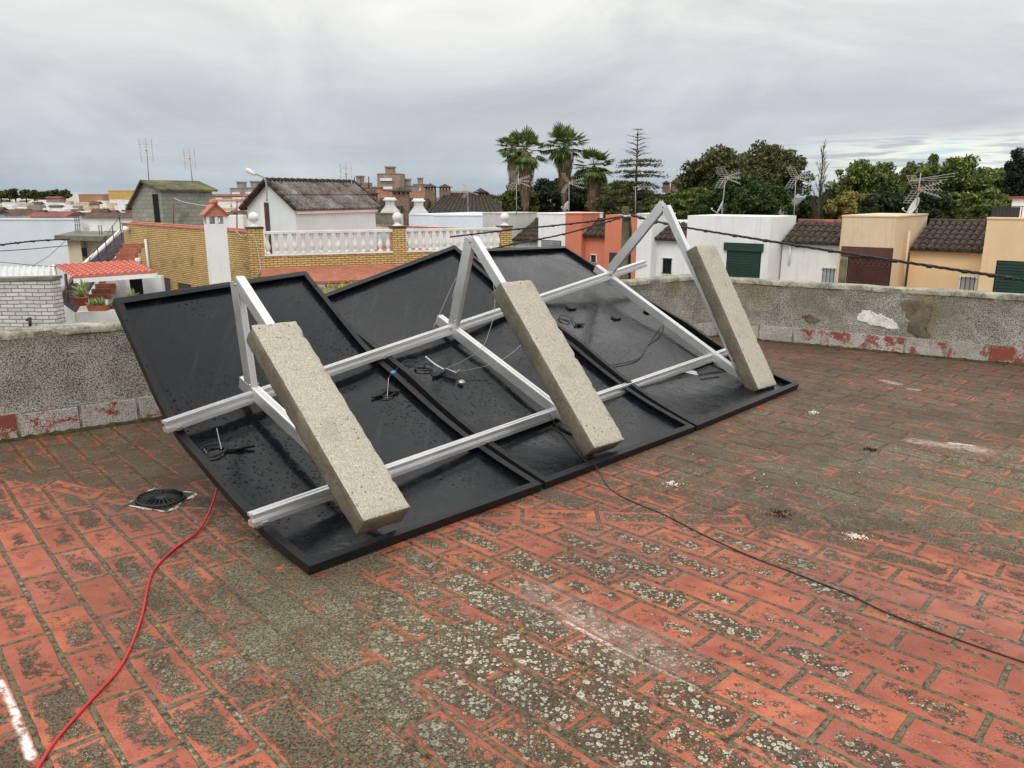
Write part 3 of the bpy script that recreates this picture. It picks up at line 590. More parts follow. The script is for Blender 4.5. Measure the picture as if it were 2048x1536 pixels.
def rack(t_,apex,foot,btop,bot,tl,tr,br,bl,lab,blab,lead,wth=.1):
    P0=B0+DD*t_; I=lambda p,dt=0: onpl(p[0],p[1],P0+DD*dt,DD)
    a,f_,bt,bo=I(apex),I(foot),I(btop),I(bot)
    T=thing('support_frame',f_,lab,'metal frame','triangular aluminium supports')
    q1=r2a.lerp(r2e,(t_+.05)/3.67); sp=(q1+V((0,0,.030))-bt).normalized(); bo=q1+V((0,0,.030))+sp*.30
    sp=(bo-bt).normalized(); upn=DD.cross(sp).normalized(); upn=upn if upn.z>0 else -upn
    # channel sections: a web plus two flanges
    def chan(A,E,out,nm,w=.038,h=.038,shift=0.):
        d=(E-A); b=MB(); A=A+DD*shift
        b.obox(A-DD*w/2-out*.004,d,DD*w,out*.004)          # face
        b.obox(A-DD*w/2-out*h,d,DD*.0035,out*(h-.004)); b.obox(A+DD*(w/2-.0035)-out*h,d,DD*.0035,out*(h-.004))
        b.obox(A-DD*.006,d,DD*.003,out*.003); b.obox(A+DD*.004,d,DD*.003,out*.003)
        return b.build(nm,AL,T,bevel=.0008)
    chan(bt,bo,upn,'panel_bar',w=.040,h=.055)
    cb=(bo-a); out=DD.cross(cb.normalized()).normalized(); out=out if out.dot(a-f_)>0 or out.x>0 else -out
    if out.dot(V((.7,-.7,.3)))<0: out=-out
    chan(a,bo-out*.0,out,'base_bar',w=.040,h=.05)
    u_=(a-f_).normalized(); oo=DD.cross(u_).normalized(); oo=oo if oo.dot(V((.7,-.7,0)))>0 else -oo
    chan(f_-u_*.01-u_*.01,a-u_*.02,oo,'upright',w=.030,h=.066,shift=-.004)
    for q in (a-u_*.035,f_+u_*.02): b=MB(); b.tube([q-DD*.024-oo*.015,q+DD*.024-oo*.015],.006,6); b.build('bolt',STEEL,T)
    # block: its back lies on the base bar
    fp=a+out*(wth+.004); fr=lambda p:onpl(p[0],p[1],fp,out)
    TL,BL_,TR,BR_=fr(tl),fr(bl),fr(tr),fr(br)
    yv=((BL_-TL)+(BR_-TR)).normalized(); no=out; xv=yv.cross(no).normalized(); xv=xv if xv.dot(DD)>0 else -xv
    cen_=(TL+TR+BL_+BR_)/4; L_=((BL_-TL).length+(BR_-TR).length)/2*lead; Wd=((TR-TL).length+(BR_-BL_).length)/2*.93
    print('block',round(L_,3),round(Wd,3),[round(k,2) for k in cen_],round((cen_+yv*L_/2-no*wth).z,3))
    c0=cen_-xv*Wd/2-yv*L_/2
    # skew slightly so that the four corners follow the measured ones
    b=MB(); nu,nv=8,40; rr=random.Random(int(t_*100)); q4=[c0,c0+xv*Wd,c0+xv*Wd+yv*L_,c0+yv*L_]
    nx,ny,nz=8,44,5; idx={}; vs=[]
    def vid(i,j,k):
        if (i,j,k) not in idx:
            x,y,z=i/nx,j/ny,k/nz; ed_=(x in (0.,1.))+(y in (0.,1.))+(z in (0.,1.)); q=c0-no*wth+xv*Wd*x+yv*L_*y+no*wth*z
            cc=c0-no*wth/2+xv*Wd/2+yv*L_/2; inn=((xv*(.5-x) if x in (0.,1.) else V())+(no*(.5-z) if z in (0.,1.) else V())+(yv*(.5-y) if y in (0.,1.) else V()))*2
            if ed_>=2: q+=inn*(.0035+.003*rr.random()+(.006*rr.random() if rr.random()<.08 else 0))
            elif ed_==1: q+=inn*rr.uniform(-.0006,.0012)
            idx[(i,j,k)]=len(vs); vs.append(q)
        return idx[(i,j,k)]
    fs=[]
    for i in range(nx):
        for j in range(ny):
            for k in (0,nz): fs.append((vid(i,j,k),vid(i+1,j,k),vid(i+1,j+1,k),vid(i,j+1,k)))
        for k in range(nz):
            for j in (0,ny): fs.append((vid(i,j,k),vid(i+1,j,k),vid(i+1,j,k+1),vid(i,j,k+1)))
    for j in range(ny):
        for k in range(nz):
            for i in (0,nx): fs.append((vid(i,j,k),vid(i,j+1,k),vid(i,j+1,k+1),vid(i,j,k+1)))
    b.add(vs,fs,True)
    ob=b.build('concrete_block',[CONC,CSIDE],None,org=cen_-no*wth/2,bevel=.004)
    me=ob.data
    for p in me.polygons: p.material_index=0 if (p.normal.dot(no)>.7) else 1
    tag(ob,blab,'concrete block','concrete ballast blocks bolted to the supports')
    return dict(a=a,f=f_,bt=bt,bo=bo,c=cen_,no=no,out=out,L=L_)
k1=rack(.379,(480,552),(512,778),(487,752),(737,1062),(497,652),(588,622),(825,1012),(738,1062),'triangular aluminium support on the left panel','long concrete block nearest the camera, tilted over the leftmost solar panel',.965)
k2=rack(1.684,(952,473),(917,650),(880,630),(1196,912),(1000,567),(1057,541),(1253,878),(1198,912),'middle triangular aluminium support, over the centre panel','middle concrete block, tilted over the centre solar panel',.965)
k3=rack(3.385,(1338,410),(1228,545),(1195,530),(1510,783),(1392,490),(1428,476),(1557,767),(1523,794),'rightmost and tallest triangular aluminium support, its peak against the houses','rightmost concrete block with a dark side, beside the far parapet',.965)
# ================= CABLES AND SMALL PARTS ON THE ARRAY =================
def proj(P):
    d=P-O; c,s=math.cos(PIT),math.sin(PIT); dep=d.y*c-d.z*s; up=d.y*s+d.z*c
    return 1024+F*d.x/dep,768-F*up/dep
def onsurf(sf,u,v,h=.004):
    best=None; a0,a1,b0,b1=0.,1.,0.,.999
    for it in range(5):
        for i in range(9):
            for j in range(9):
                a=a0+(a1-a0)*i/8; b=b0+(b1-b0)*j/8; x,y=proj(sf(a,b)[0]); e=(x-u)**2+(y-v)**2
                if best is None or e<best[0]: best=(e,a,b)
        wa,wb=(a1-a0)/6,(b1-b0)/6; a0,a1=max(0,best[1]-wa),min(1,best[1]+wa); b0,b1=max(0,best[2]-wb),min(.999,best[2]+wb)
    p,w,n=sf(best[1],best[2]); return p+n*h,w,n
def spline(pts,k=8):
    P=[V(p) for p in pts]; out=[]; Q=[P[0]*2-P[1]]+P+[P[-1]*2-P[-2]]
    for i in range(1,len(Q)-2):
        for e in range(k):
            t_=e/k; a,b,c,d=Q[i-1:i+3]; out.append(.5*((2*b)+(c-a)*t_+(2*a-5*b+4*c-d)*t_*t_+(3*b-a-3*c+d)*t_**3))
    return out+[P[-1]]
BCAB=M('black_cable',(.012,.012,.013),.4,var=.2,bump=0); RCAB=M('red_cable',(.56,.012,.02),.35,var=.08,bump=0); WIRE=M('steel_wire',(.35,.35,.34),.4,metal=.8,var=.1,bump=0)
BLUE=M('blue_tape',lin(70,150,205),.45,var=.1,bump=0); WPL=M('white_paper_sticker',lin(215,218,220),.5,var=.06,bump=0); ZIP=M('pale_cable_tie',lin(170,175,175),.5,bump=0,var=.05)
rc=[g(70,1545,.004),g(112,1480,.004),g(182,1400,.004),g(236,1340,.004),g(263,1290,.004),g(284,1230,.004),g(297,1168,.004),g(310,1137,.004),g(346,1100,.005),g(398,1060,.010),g(425,1008,.035),g(437,965,.09),g(440,948,.115),g(434,936,.105)]
rc=[g(20,1620,.004)]+rc
tag(MB().tube(spline(rc,8),.0042,8).build('red_cable',RCAB),'red cable winding over the tiles to the left edge of the leftmost panel','cable')
pr2=r2a.lerp(r2e,.46)
bc=[pr2-up2*.02,onsurf(s2,1120,865)[0],onsurf(s2,1165,918)[0],onsurf(s2,1190,950,.03)[0]]+[g(u,v,.003) for u,v in((1215,972),(1250,996),(1330,1030),(1400,1066),(1500,1112),(1600,1150),(1700,1190),(1760,1219),(1850,1255),(1950,1291),(2048,1324),(2200,1375))]
tag(MB().tube(spline(bc,8),.0024,6).build('black_cable',BCAB),'thin black cable trailing from the middle panel across the tiles to the right','cable')
def coil(b,c,w,n,R1,R2,turns,r,seed):
    l=n.cross(w); rr=random.Random(seed); pts=[]
    for k in range(int(turns*18)):
        a=k/18*2*math.pi; q=R1*(1+.12*math.sin(a*.37+seed)); pts.append(c+w*(q*math.cos(a)+rr.uniform(-.003,.003))+l*(R2*math.sin(a)+rr.uniform(-.003,.003))+n*(.006+.004*abs(math.sin(a*.7))))
    b.tube(pts,r,5); return pts
def connector(b,p,d,n,L=.07,r=.009): d=d.normalized(); b.tube([p,p+d*L*.3,p+d*L*.32,p+d*L*.6,p+d*L*.62,p+d*L],[r*.7,r*.8,r*1.15,r*1.15,r*.75,r*.6],8)
# leftmost panel: coiled lead with plug
c,w,n=onsurf(s1,425,905); T=thing('panel_lead',c,'coiled black lead tied with a pale strap near the left edge of the leftmost panel','cable','panel leads')
b=MB(); pp=coil(b,c,w,n,.058,.040,3.2,.003,1); e,_,_=onsurf(s1,455,903,.008); b.tube(spline([pp[-1],e,onsurf(s1,462,903,.010)[0]],5),.003,5); b.build('cable',BCAB,T)
b=MB(); e2=onsurf(s1,490,899,.012)[0]; connector(b,e,(e2-e),n,.11,.009); b.build('plug',PLAST,T)
b=MB(); b.tube([onsurf(s1,408,905,.02)[0],onsurf(s1,413,907,.004)[0]],.0016,4); b.tube([onsurf(s1,443,905,.016)[0],onsurf(s1,437,892,.05)[0],onsurf(s1,434,884,.07)[0]],.0016,4); b.build('cable_tie',ZIP,T)
# leftmost / middle: taped plug
c,w,n=onsurf(s1,774,788); T=thing('panel_lead',c,'black lead with blue tape and a tangled plug beside the first panel joint','cable','panel leads')
b=MB(); A=onsurf(s1,788,750,.03)[0]; coil(b,c,w,n,.05,.03,1.6,.003,3)
P_=lambda u,v,h=.01:onsurf(s1,u,v,h)[0]
b.tube(spline([onsurf(s2,850,735,.01)[0],onsurf(s2,825,727,.02)[0],onsurf(s2,806,733,.03)[0],P_(797,742,.03)]),.003,5)
b.tube(spline([P_(783,755,.03),P_(774,767,.02),P_(776,778),P_(762,790),P_(748,798)]),.003,5); b.tube(spline([P_(776,775,.02),P_(790,785),P_(798,783),P_(785,779)]),.003,5)
b.build('cable',BCAB,T); b=MB(); p,q=P_(799,741,.03),P_(781,757,.03); b.tube([p.lerp(q,k) for k in(0,.1,.12,.9,.92,1)],[.006,.007,.011,.011,.007,.006],8); b.build('taped_joint',BLUE,T)
b=MB(); connector(b,P_(766,790),P_(742,799)-P_(766,790),n,.07,.009); connector(b,P_(773,784),P_(792,787)-P_(773,784),n,.06,.008); b.build('plug',PLAST,T)
b=MB(); b.tube([P_(776,766,.03),P_(774,800,.01)],.0016,4); b.build('cable_tie',ZIP,T)
# middle panel: bundle, steel clamp with wire loop
P2=lambda u,v,h=.01:onsurf(s2,u,v,h)[0]
c,w,n=onsurf(s2,848,738); T=thing('panel_lead',c,'bundle of black lead coiled on the middle panel next to the steel bracket','cable','panel leads')
b=MB(); coil(b,c,w,n,.05,.035,2.6,.003,5); b.tube(spline([P2(860,745),P2(870,752),P2(885,748)]),.003,5); b.build('cable',BCAB,T); b=MB(); connector(b,P2(866,756),P2(885,750)-P2(866,756),n,.08,.010); b.build('plug',PLAST,T)
c,w,n=onsurf(s2,905,757,.02); T=thing('steel_bracket',c,'loose galvanised bracket with white tie and lug lying on the middle panel','bracket')
l=n.cross(w); dx=(P2(915,757,.02)-P2(888,745,.02)).normalized(); dy=n.cross(dx); b=MB()
b.obox(P2(888,745,.02)-dy*.018,dx*.075,dy*.034,n*.003); b.obox(P2(888,745,.02)-dy*.018,dx*.075,dy*.003,n*.02); b.obox(P2(888,745,.02)+dx*.072-dy*.018,dx*.003,dy*.034,n*.03); b.build('plate',STEEL,T)
b=MB(); q=P2(922,768,.015); b.lathe(q-n*.003,[(.001,0),(.018,.001),(.018,.006),(.001,.007)],12,n); b.build('lug',STEEL,T)
b=MB(); b.tube(spline([P2(888,748,.025),P2(868,738,.03),P2(853,726,.03)]),.0035,5); b.lathe(P2(851,724,.03),[(.001,-.006),(.006,-.003),(.006,.003),(.001,.006)],8); b.build('strap',WPL,T)
W3=[P2(893,742,.02),P2(920,738,.05),P2(955,724,.09),P2(970,700,.13),P2(977,668,.16),P2(974,635,.20),P2(962,608,.24),P2(938,592,.26)]
b=MB(); b.tube(spline(W3),.0016,5); b.tube(spline([P2(895,747,.02),P2(930,750,.03),P2(990,742,.06),P2(1030,718,.08),P2(1052,690,.07)]),.0022,5); b.tube(spline([r1a.lerp(r1e,.40)+V((0,0,.02)),P2(903,600,.16),P2(898,625,.10)]),.0016,5)
tag(b.build('steel_wire_loop',WIRE),'thin steel wire looping from the bracket up behind the middle support','wire')
# rightmost panel: junction boxes, leads, sticker, print
P3=lambda u,v,h=.01:onsurf(s3,u,v,h)[0]
for (u,v) in ((1232,637),(1296,624),(1142,617)):
    c,w,n=onsurf(s3,u,v,0); l=n.cross(w); b=MB(); b.obox(c-w*.035-l*.022,w*.07,l*.044,n*.014); b.obox(c-w*.045-l*.012,w*.012,l*.024,n*.01); b.obox(c+w*.033-l*.012,w*.012,l*.024,n*.01); b.build('junction_box',PLAST,p3,bevel=.003)
c,w,n=onsurf(s3,1130,640); T=thing('panel_lead',c,'small black lead loop with plug at the upper left of the rightmost panel','cable','panel leads')
b=MB(); coil(b,c,w,n,.05,.035,1.7,.003,8); b.tube(spline([P3(1143,636),P3(1148,648),P3(1160,652)]),.003,5); b.build('cable',BCAB,T); b=MB(); connector(b,P3(1150,652),P3(1167,651)-P3(1150,652),n,.09,.009); b.build('plug',PLAST,T)
b=MB(); b.tube(spline([P3(1328,648,.01),P3(1322,670),P3(1296,690),P3(1285,710),P3(1270,722),P3(1225,732),P3(1195,742)]),.003,5); b.tube(spline([P3(1325,650,.01),P3(1300,685),P3(1282,714),P3(1262,725)]),.0022,5)
tag(b.build('panel_lead',BCAB),'loose black lead lying in a curve on the rightmost panel','cable','panel leads')
def decal(u0,v0,u1,v1,wd,name,mat,par,h=.0015):
    a,w,n=onsurf(s3,u0,v0,h); e=onsurf(s3,u1,v1,h)[0]; d=(e-a); y=n.cross(d.normalized()); b=MB(); b.obox(a-y*wd/2,d,y*wd,n*.0006); return b.build(name,mat,par)
st=decal(1366,741,1394,747,.058,'sticker',WPL,p3)
INK=M('black_print',(.003,.003,.003),.8,bump=0)
for k in range(3): decal(1370+k*2,736+k*4,1390+k*2,740+k*4,.004,'print_line',INK,st,.003)
for k in range(11):
    u=1394+k*5.6; decal(u,751-k*.9,u+3.4,750.4-k*.9,.026,'printed_letter',INK,p3,.001)
for k in range(6):
    u=1402+k*6.4; decal(u,759-k*.9,u+4,758.4-k*.9,.020,'printed_letter',INK,p3,.001)
# ================= BACKGROUND: RIGHT-HAND ROW OF HOUSES =================
GZ=-6.2
gm=M('street_ground',(.12,.115,.09),.95,var=.3,vs=.03,fine=.4,bump=.2,col2=(.05,.06,.035),blot=((.30,.28,.25),.58,.8),blots=.06)
b=MB(); b.grid(lambda a,c:V((-1500+3000*a,6+2500*c**2.2,GZ)) if c>0 else V((-1500+3000*a,-60,GZ)),24,30); b.fixn=False
o=b.build('ground',gm,None,org=(0,0,GZ)); o['kind']='structure'
FD=(V((-1924/F,1/math.cos(PIT),0))).normalized(); FD=-FD           # along the facades, towards the right/near
FNn=V((FD.y,-FD.x,0)); FNn=FNn if FNn.y<0 else -FNn                   # facing us
FP=at(1750,480,27)
def fp(u,v,dep=0.): return onpl(u,v,FP-FNn*dep,FNn)
TEJA=M('old_roof_tile',lin(84,70,58),.9,var=.35,vs=6,fine=25,bump=.5,bs=40,col2=lin(26,23,20),blot=(lin(104,98,78),.60,.55),blots=5,bd=.02)
TEJR=M('red_roof_tile',lin(150,84,70),.85,var=.3,vs=5,fine=25,bump=.4,bs=40,bd=.02)
TEJO=M('pale_orange_tile',lin(196,124,100),.8,var=.2,vs=3,fine=20,bump=.3,bs=40,bd=.01)
def tile_roof(b,EL,ER,RR,RL,pitch=.22,r=.055,step=.42,lip=True):
    """curved clay tiles: EL/ER eave corners, RL/RR ridge corners"""
    W_=((ER-EL).length+(RR-RL).length)/2; H_=((RL-EL).length+(RR-ER).length)/2; n=max(2,int(W_/pitch)); kk=6; rows=max(2,int(H_/step))
    up=(ER-EL).cross(RL-EL).normalized(); up=up if up.z>0 else -up
    N=n*kk
    def f(a,c,e):
        p=(EL.lerp(ER,a)).lerp(RL.lerp(RR,a),c); ph=(a*n)%1.; hgt=r*(abs(math.sin(math.pi*ph))**.8*2-1) if True else 0
        return p+up*(hgt+e+r)
    vs=[];fs=[]
    for j in range(rows):
        c0,c1=j/rows,(j+1)/rows
        jit=RND.uniform(-.004,.004)
        for c,e in ((c0,.035+jit),(c1,.0)):
            for i in range(N+1): vs.append(f(i/N,c,e))
    for j in range(rows):
        o=j*2*(N+1)
        for i in range(N): fs.append((o+i,o+i+1,o+N+1+i+1,o+N+1+i))
        if j<rows-1:
            o1=o+N+1; o2=o+2*(N+1)
            for i in range(N): fs.append((o1+i,o1+i+1,o2+i+1,o2+i))
    # eave ends
    o=len(vs); vs+= [EL.lerp(ER,i/N)+up*(-.01) for i in range(N+1)]
    for i in range(N): fs.append((i,o+i,o+i+1,i+1))
    b.add(vs,fs,False)
def window(parent,P,dx,up,n,w,h,frame,glass,bars=True,nm='window',sh=None):
    """P lower left corner on the wall, n outward"""
    b=MB(); t_=.05
    b.obox(P-n*.02,dx*w,up*t_,n*.05); b.obox(P+up*(h-t_)-n*.02,dx*w,up*t_,n*.05); b.obox(P+up*t_-n*.02,dx*t_,up*(h-2*t_),n*.05); b.obox(P+dx*(w-t_)+up*t_-n*.02,dx*t_,up*(h-2*t_),n*.05)
    f_=b.build(nm,frame,parent); b=MB(); b.obox(P+dx*t_+up*t_-n*.02,dx*(w-2*t_),up*(h-2*t_),n*.025); b.build('pane',glass,f_)
    if bars:
        b=MB(); k=max(3,int(w/.13))
        for i in range(k): q=P+dx*(w*(i+.5)/k)+n*.06; b.tube([q+up*.02,q+up*(h-.02)],.011,4)
        for e in (.12,.88): q=P+up*h*e+n*.06; b.tube([q,q+dx*w],.011,4)
        b.build('window_bars',BARM,f_)
BARM=M('dark_iron',(.03,.03,.035),.6,bump=0); GLS=M('dark_glass',(.03,.035,.04),.15,bump=0,var=.3); GLP=M('pale_blind',lin(176,182,186),.5,bump=0,var=.1)
WH=plaster('white_plaster',(.88,.88,.87),.30,(.36,.35,.32)); WHB=plaster('bluish_white_plaster',lin(228,236,245),.10,(.42,.43,.44)); TAN=plaster('tan_plaster',lin(228,204,172),.30,(.26,.21,.15)); PEA=plaster('peach_plaster',lin(238,206,164),.10,(.35,.28,.2)); SAL=plaster('salmon_plaster',lin(214,130,102),.22,(.28,.14,.10)); GRYW=plaster('grimy_white_plaster',lin(206,204,200),.6,(.22,.21,.19))
UPV=V((0,0,1))
def zof(u,v,dep=0): return fp(u,v,dep).z
def house(name,label,mat,u0,u1,vt,dep_side,depth=7.5):
    """projecting block with a flat parapet; u0..u1 is its front"""
    A=fp(u0,vt); z=A.z; E=fp(u1,vt); E.z=z; A0=V((A.x,A.y,GZ)); E0=V((E.x,E.y,GZ))
    T=thing(name,(A0+E0)/2,label,'house','terraced houses across the street')
    b=MB(); b.hexa([A0,E0,E0-FNn*depth,A0-FNn*depth],[A,E,E-FNn*depth,A-FNn*depth]); b.build('wall',mat,T)
    c=MB(); c.hexa([A+FNn*.03-FD*.02,E+FNn*.03+FD*.03,E-FNn*depth+FD*.03,A-FNn*depth-FD*.02],[p+UPV*.05 for p in (A+FNn*.03-FD*.02,E+FNn*.03+FD*.03,E-FNn*depth+FD*.03,A-FNn*depth-FD*.02)]); c.build('parapet_cap',mat,T)
    return T,A,E
def recess(T,mat,u0,u1,ve,vr,d=1.9,dr=4.2,tile=TEJA,roofn='roof',ridge=None,nudge=0):
    """set-back wall with tiled lean-to roof between u0 and u1"""
    A=fp(u0,ve,d); E=fp(u1,ve,d); z=(A.z+E.z)/2; A.z=E.z=z
    zr=fp((u0+u1)/2,vr,dr).z
    b=MB(); b.hexa([V((p.x,p.y,GZ)) for p in (A,E,E-FNn*4,A-FNn*4)],[A-UPV*.06,E-UPV*.06,E-FNn*4-UPV*.06,A-FNn*4-UPV*.06]); b.build('recess_wall',mat,T)
    r=MB(); h=(dr-d); RL_=A-FNn*h; RR_=E-FNn*h; RL_.z=RR_.z=zr
    tile_roof(r,A+FNn*.22-UPV*.10,E+FNn*.22-UPV*.10,RR_,RL_,.235,.055,.40); ro=r.build(roofn,tile,T)
    k=MB(); k.tube([RL_+UPV*.03,RR_+UPV*.03],.12,8); k.obox(RL_-UPV*.7,RR_-RL_,-FNn*.1,UPV*.7); k.build('ridge',ridge or TEJA,ro)
    return A,E
def wrect(u0,u1,v0,v1,dep=0):
    P=fp(u0,v1,dep); Q=fp(u1,v1,dep); top=fp((u0+u1)/2,v0,dep).z; P=V((P.x,P.y,(P.z+Q.z)/2)); return P,(V((Q.x,Q.y,P.z))-P).length,top-P.z
GRN=M('green_shutter_paint',lin(30,62,52),.5,var=.12,bump=0); BRN=M('brown_painted_metal',lin(92,56,46),.6,var=.15,bump=.1); DKS=M('dark_roller_shutter',lin(62,62,66),.6,bump=0); GRS=M('grey_roller_shutter',lin(150,150,146),.6,bump=0)
def roller(T,u0,u1,v0,v1,mat,nm,lint=None,dep=0.,grille=False,recs=.10):
    P,w,h=wrect(u0,u1,v0,v1,dep)
    b=MB(); b.obox(P-FD*.035-FNn*.01,FD*(w+.07),UPV*(h+.03),FNn*.014); b.build('painted_shadow_gap',DARKHOLE,T)  # near-black sheet wider than the shutter, painting a shadow gap around it
    b=MB(); b.obox(P-FNn*recs,FD*w,UPV*h,FNn*(recs+.006)); n=max(4,int(h/.09))
    for i in range(n): b.obox(P+UPV*(h*i/n+.012)+FNn*.006,FD*w,UPV*(h/n-.024),FNn*.022)
    s_=b.build(nm,mat,T)
    if lint:
        P2_,w2,h2=wrect(*lint,dep); b=MB(); b.obox(P2_-FNn*.02,FD*w2,UPV*h2,FNn*.12); b.build('lintel',mat,T)
    return s_,P,w,h
# white pair on the left
T,A,E=house('terraced_house','grimy white terraced house at the left end of the row, with a red-tiled eave',GRYW,965,1012,427,0,2.35); recess(T,GRYW,1030,1077,478,441,.68,2.3,tile=TEJA)
P,w,h=wrect(1030,1076,463,478,1.2); r=MB(); q=P; tile_roof(r,fp(1022,478,1.0),fp(1076,478,1.0),fp(1076,462,1.9),fp(1034,462,1.9),.22,.05,.4); r.build('lower_roof',TEJR,T)
T,A,E=house('terraced_house','narrow white terraced house left of the salmon one, with a grey shutter',WH,1077,1131,428,0,3); roller(T,1084,1121,482,500,GRS,'shutter')
T,A,E=house('terraced_house','salmon-painted terraced house with a small tiled recess behind the utility pole',SAL,1131.3,1164,428,0,1.4)
recess(T,SAL,1164,1214,469,442,.3,1.3); P,w,h=wrect(1181,1194,508,526,.3); window(T,P,FD,UPV,FNn,w,h,WH,GLS)
A_=fp(1211,428); E_=fp(1274.6,428); zt=A.z; b=MB(); b.hexa([V((p.x,p.y,GZ)) for p in (A_,E_,E_-FNn*1.5,A_-FNn*1.5)],[V((p.x,p.y,zt)) for p in (A_,E_,E_-FNn*1.5,A_-FNn*1.5)]); b.build('wall',SAL,T); roller(T,1219,1242,507,545,DKS,'shutter')
T,A,E=house('terraced_house','white terraced house with a green roller door and lintel, beside the tall support',WH,1275,1305,429,0,1.9)
recess(T,WH,1312,1376,476,446,.5,1.8,ridge=WH); P,w,h=wrect(1323,1345,514,550,.5); window(T,P,FD,UPV,FNn,w,h,WH,GLS)
A_=fp(1375.5,430); E_=fp(1543,430); zt=A.z; b=MB(); b.hexa([V((p.x,p.y,GZ)) for p in (A_,E_,E_-FNn*2.5,A_-FNn*2.5)],[V((p.x,p.y,zt)) for p in (A_,E_,E_-FNn*2.5,A_-FNn*2.5)]); b.build('wall',WH,T)
roller(T,1452,1517,503,560,GRN,'green_roller_door',(1449,1527,486,502))
recess(T,WH,1566,1692,483,446,1.17,2.6,ridge=TEJR); P,w,h=wrect(1640,1670,534,575,1.17); window(T,P,FD,UPV,FNn,w,h,WH,GLP)
b=MB(); q=fp(1581,490,1.1); b.tube([q,q-UPV*.75],.035,6); b.build('downpipe',WH,T)
T,A,E=house('terraced_house','tan rendered terraced house with a brown gate under a brown lintel',TAN,1685,1793,433,0,4.3)
s_,P,w,h=roller(T,1690,1773,512,600,BRN,'brown_gate',(1683,1785,494,514))
b=MB()
for i in range(22): q=P+FD*(w*(i+.5)/22)+FNn*.05; b.tube([q,q+UPV*(h-.35)],.014,4)
for i in range(8):
    q=P+FD*(w*i/8)+UPV*(h-.34)+FNn*.05; b.tube([q,q+FD*w/8+UPV*.3],.014,4); b.tube([q+UPV*.3,q+FD*w/8],.014,4)
b.build('grille',BRN,s_)
recess(T,PEA,1822,1975,497,446); P,w,h=wrect(1913,1949,551,600,1.9); window(T,P,FD,UPV,FNn,w,h,WH,GLP)
b=MB(); q=fp(1820,462,1.4)+FNn*.1; b.tube([q,V((q.x,q.y,-1.9))],.045,6); b.build('downpipe',TAN,T)
T,A,E=house('terraced_house','peach terraced house with a dark green shutter at the right edge',PEA,1975,2230,438,0); roller(T,1971+8,2120,525,640,GRN,'green_shutter')
b=MB()
for i in range(26):
    q=fp(1982,438,.6)+FD*(.1*i)
    if i<9: b.tube([q,q+UPV*.38],.012,4)
q=fp(1982,438,.6); b.obox(q+UPV*.05,FD*.75,UPV*.33,-FNn*.02); b.tube([q+UPV*.4,q+UPV*.4+FD*2.5],.015,4); b.build('railing',BARM,T)
q=fp(2020,432,1.2); b=MB(); b.obox(V((q.x,q.y,zof(1975,438))),FD*2.2,-FNn*1.5,UPV*.62); b.build('stair_hut_wall',WH,T); b=MB(); b.obox(V((q.x,q.y,zof(1975,438)+.62))-FD*.1+FNn*.1,FD*2.4,-FNn*1.7,UPV*.07); b.build('hut_cap',TEJR,T)
# ---- antennas and dishes ----
ANT=M('antenna_aluminium',lin(190,190,184),.5,metal=.4,var=.1,bump=0); ORG=M('orange_plastic',lin(220,120,50),.5,bump=0); MAST=M('galvanised_mast',lin(168,170,168),.5,metal=.3,var=.15,bump=0); DISH=M('dish_grey',lin(200,200,198),.5,var=.08,bump=0)
def antenna(u,vt,D,vb,kind,label,s=1.,yaw=0.,lean=0.,uh=None):
    """mast from pixel (u,vb) to (u+lean,vt); kind: grid (flat wire panel), corner (V reflector + boom), boom (long yagi)"""
    P=at(u,vb,D); Q=at(u+lean,vt,D); T=thing('tv_antenna',P,label,'antenna','television antennas on the roofs')
    b=MB(); b.tube([P,Q],[.022,.016],6); b.build('mast',MAST,T)
    cy,sy=math.cos(yaw),math.sin(yaw); X=V((cy,sy,0)); Y=V((-sy,cy,0)); Z=UPV; H=Q if uh is None else P.lerp(Q,uh)
    e=MB()
    if kind=='grid':
        w,h=.46*s,.95*s
        for i in range(9): z=-h/2+h*i/8; e.tube([H+X*-w/2+Z*z,H+X*w/2+Z*z],.006,4)
        for x in (-w/2,-w*.02,w*.02,w/2): e.tube([H+X*x-Z*h/2,H+X*x+Z*h/2],.007,4)
        for x in (-w/2,w/2):
            for z in (-.25*h,.25*h): e.tube([H+X*x+Z*(z-.2*h)+Y*-.08,H+X*x*1.08+Z*(z+.2*h)+Y*-.08],.012,4)
        for z in (-.3,.3): e.tube([H+Z*z*h-X*w*.3-Y*.1,H+Z*z*h+X*w*.3-Y*.1],.01,4)
    elif kind=='corner':
        for sg in (1,-1):
            for i in range(6):
                a=i/5; c=H-X*(.05+.22*a)*s+Z*sg*(.04+.34*a)*s; e.tube([c-Y*.28*s,c+Y*.28*s],.008,4)
            for y in (-.26,0,.26): e.tube([H-X*.05*s+Z*sg*.04*s+Y*y*s,H-X*.27*s+Z*sg*.38*s+Y*y*s],.007,4)
        for z in (-.10,.0,.10):
            e.tube([H-X*.05*s,H+X*.62*s+Z*z*2.*s],.010,4)
            for i in range(7): c=(H-X*.05*s).lerp(H+X*.62*s+Z*z*2.*s,(i+1)/7); e.tube([c-Y*.11*s-Z*.05*s,c+Y*.11*s+Z*.05*s],.007,4)
    else:
        e.tube([H-X*.15*s,H+X*1.1*s],.014,4)
        for i in range(11): c=H+X*(-.1+1.15*i/10)*s; e.tube([c-Y*(.16-.006*i)*s,c+Y*(.16-.006*i)*s],.008,4)
        for i in range(11): c=H+X*(-.1+1.15*i/10)*s; e.tube([c-Z*(.06)*s,c+Z*(.06)*s],.008,4)
    e.build('antenna_elements',ANT,T); o=MB(); o.box(H-Y*.06,(.06*s,.05*s,.07*s)); o.build('dipole_box',ORG,T)
    return T,P,Q
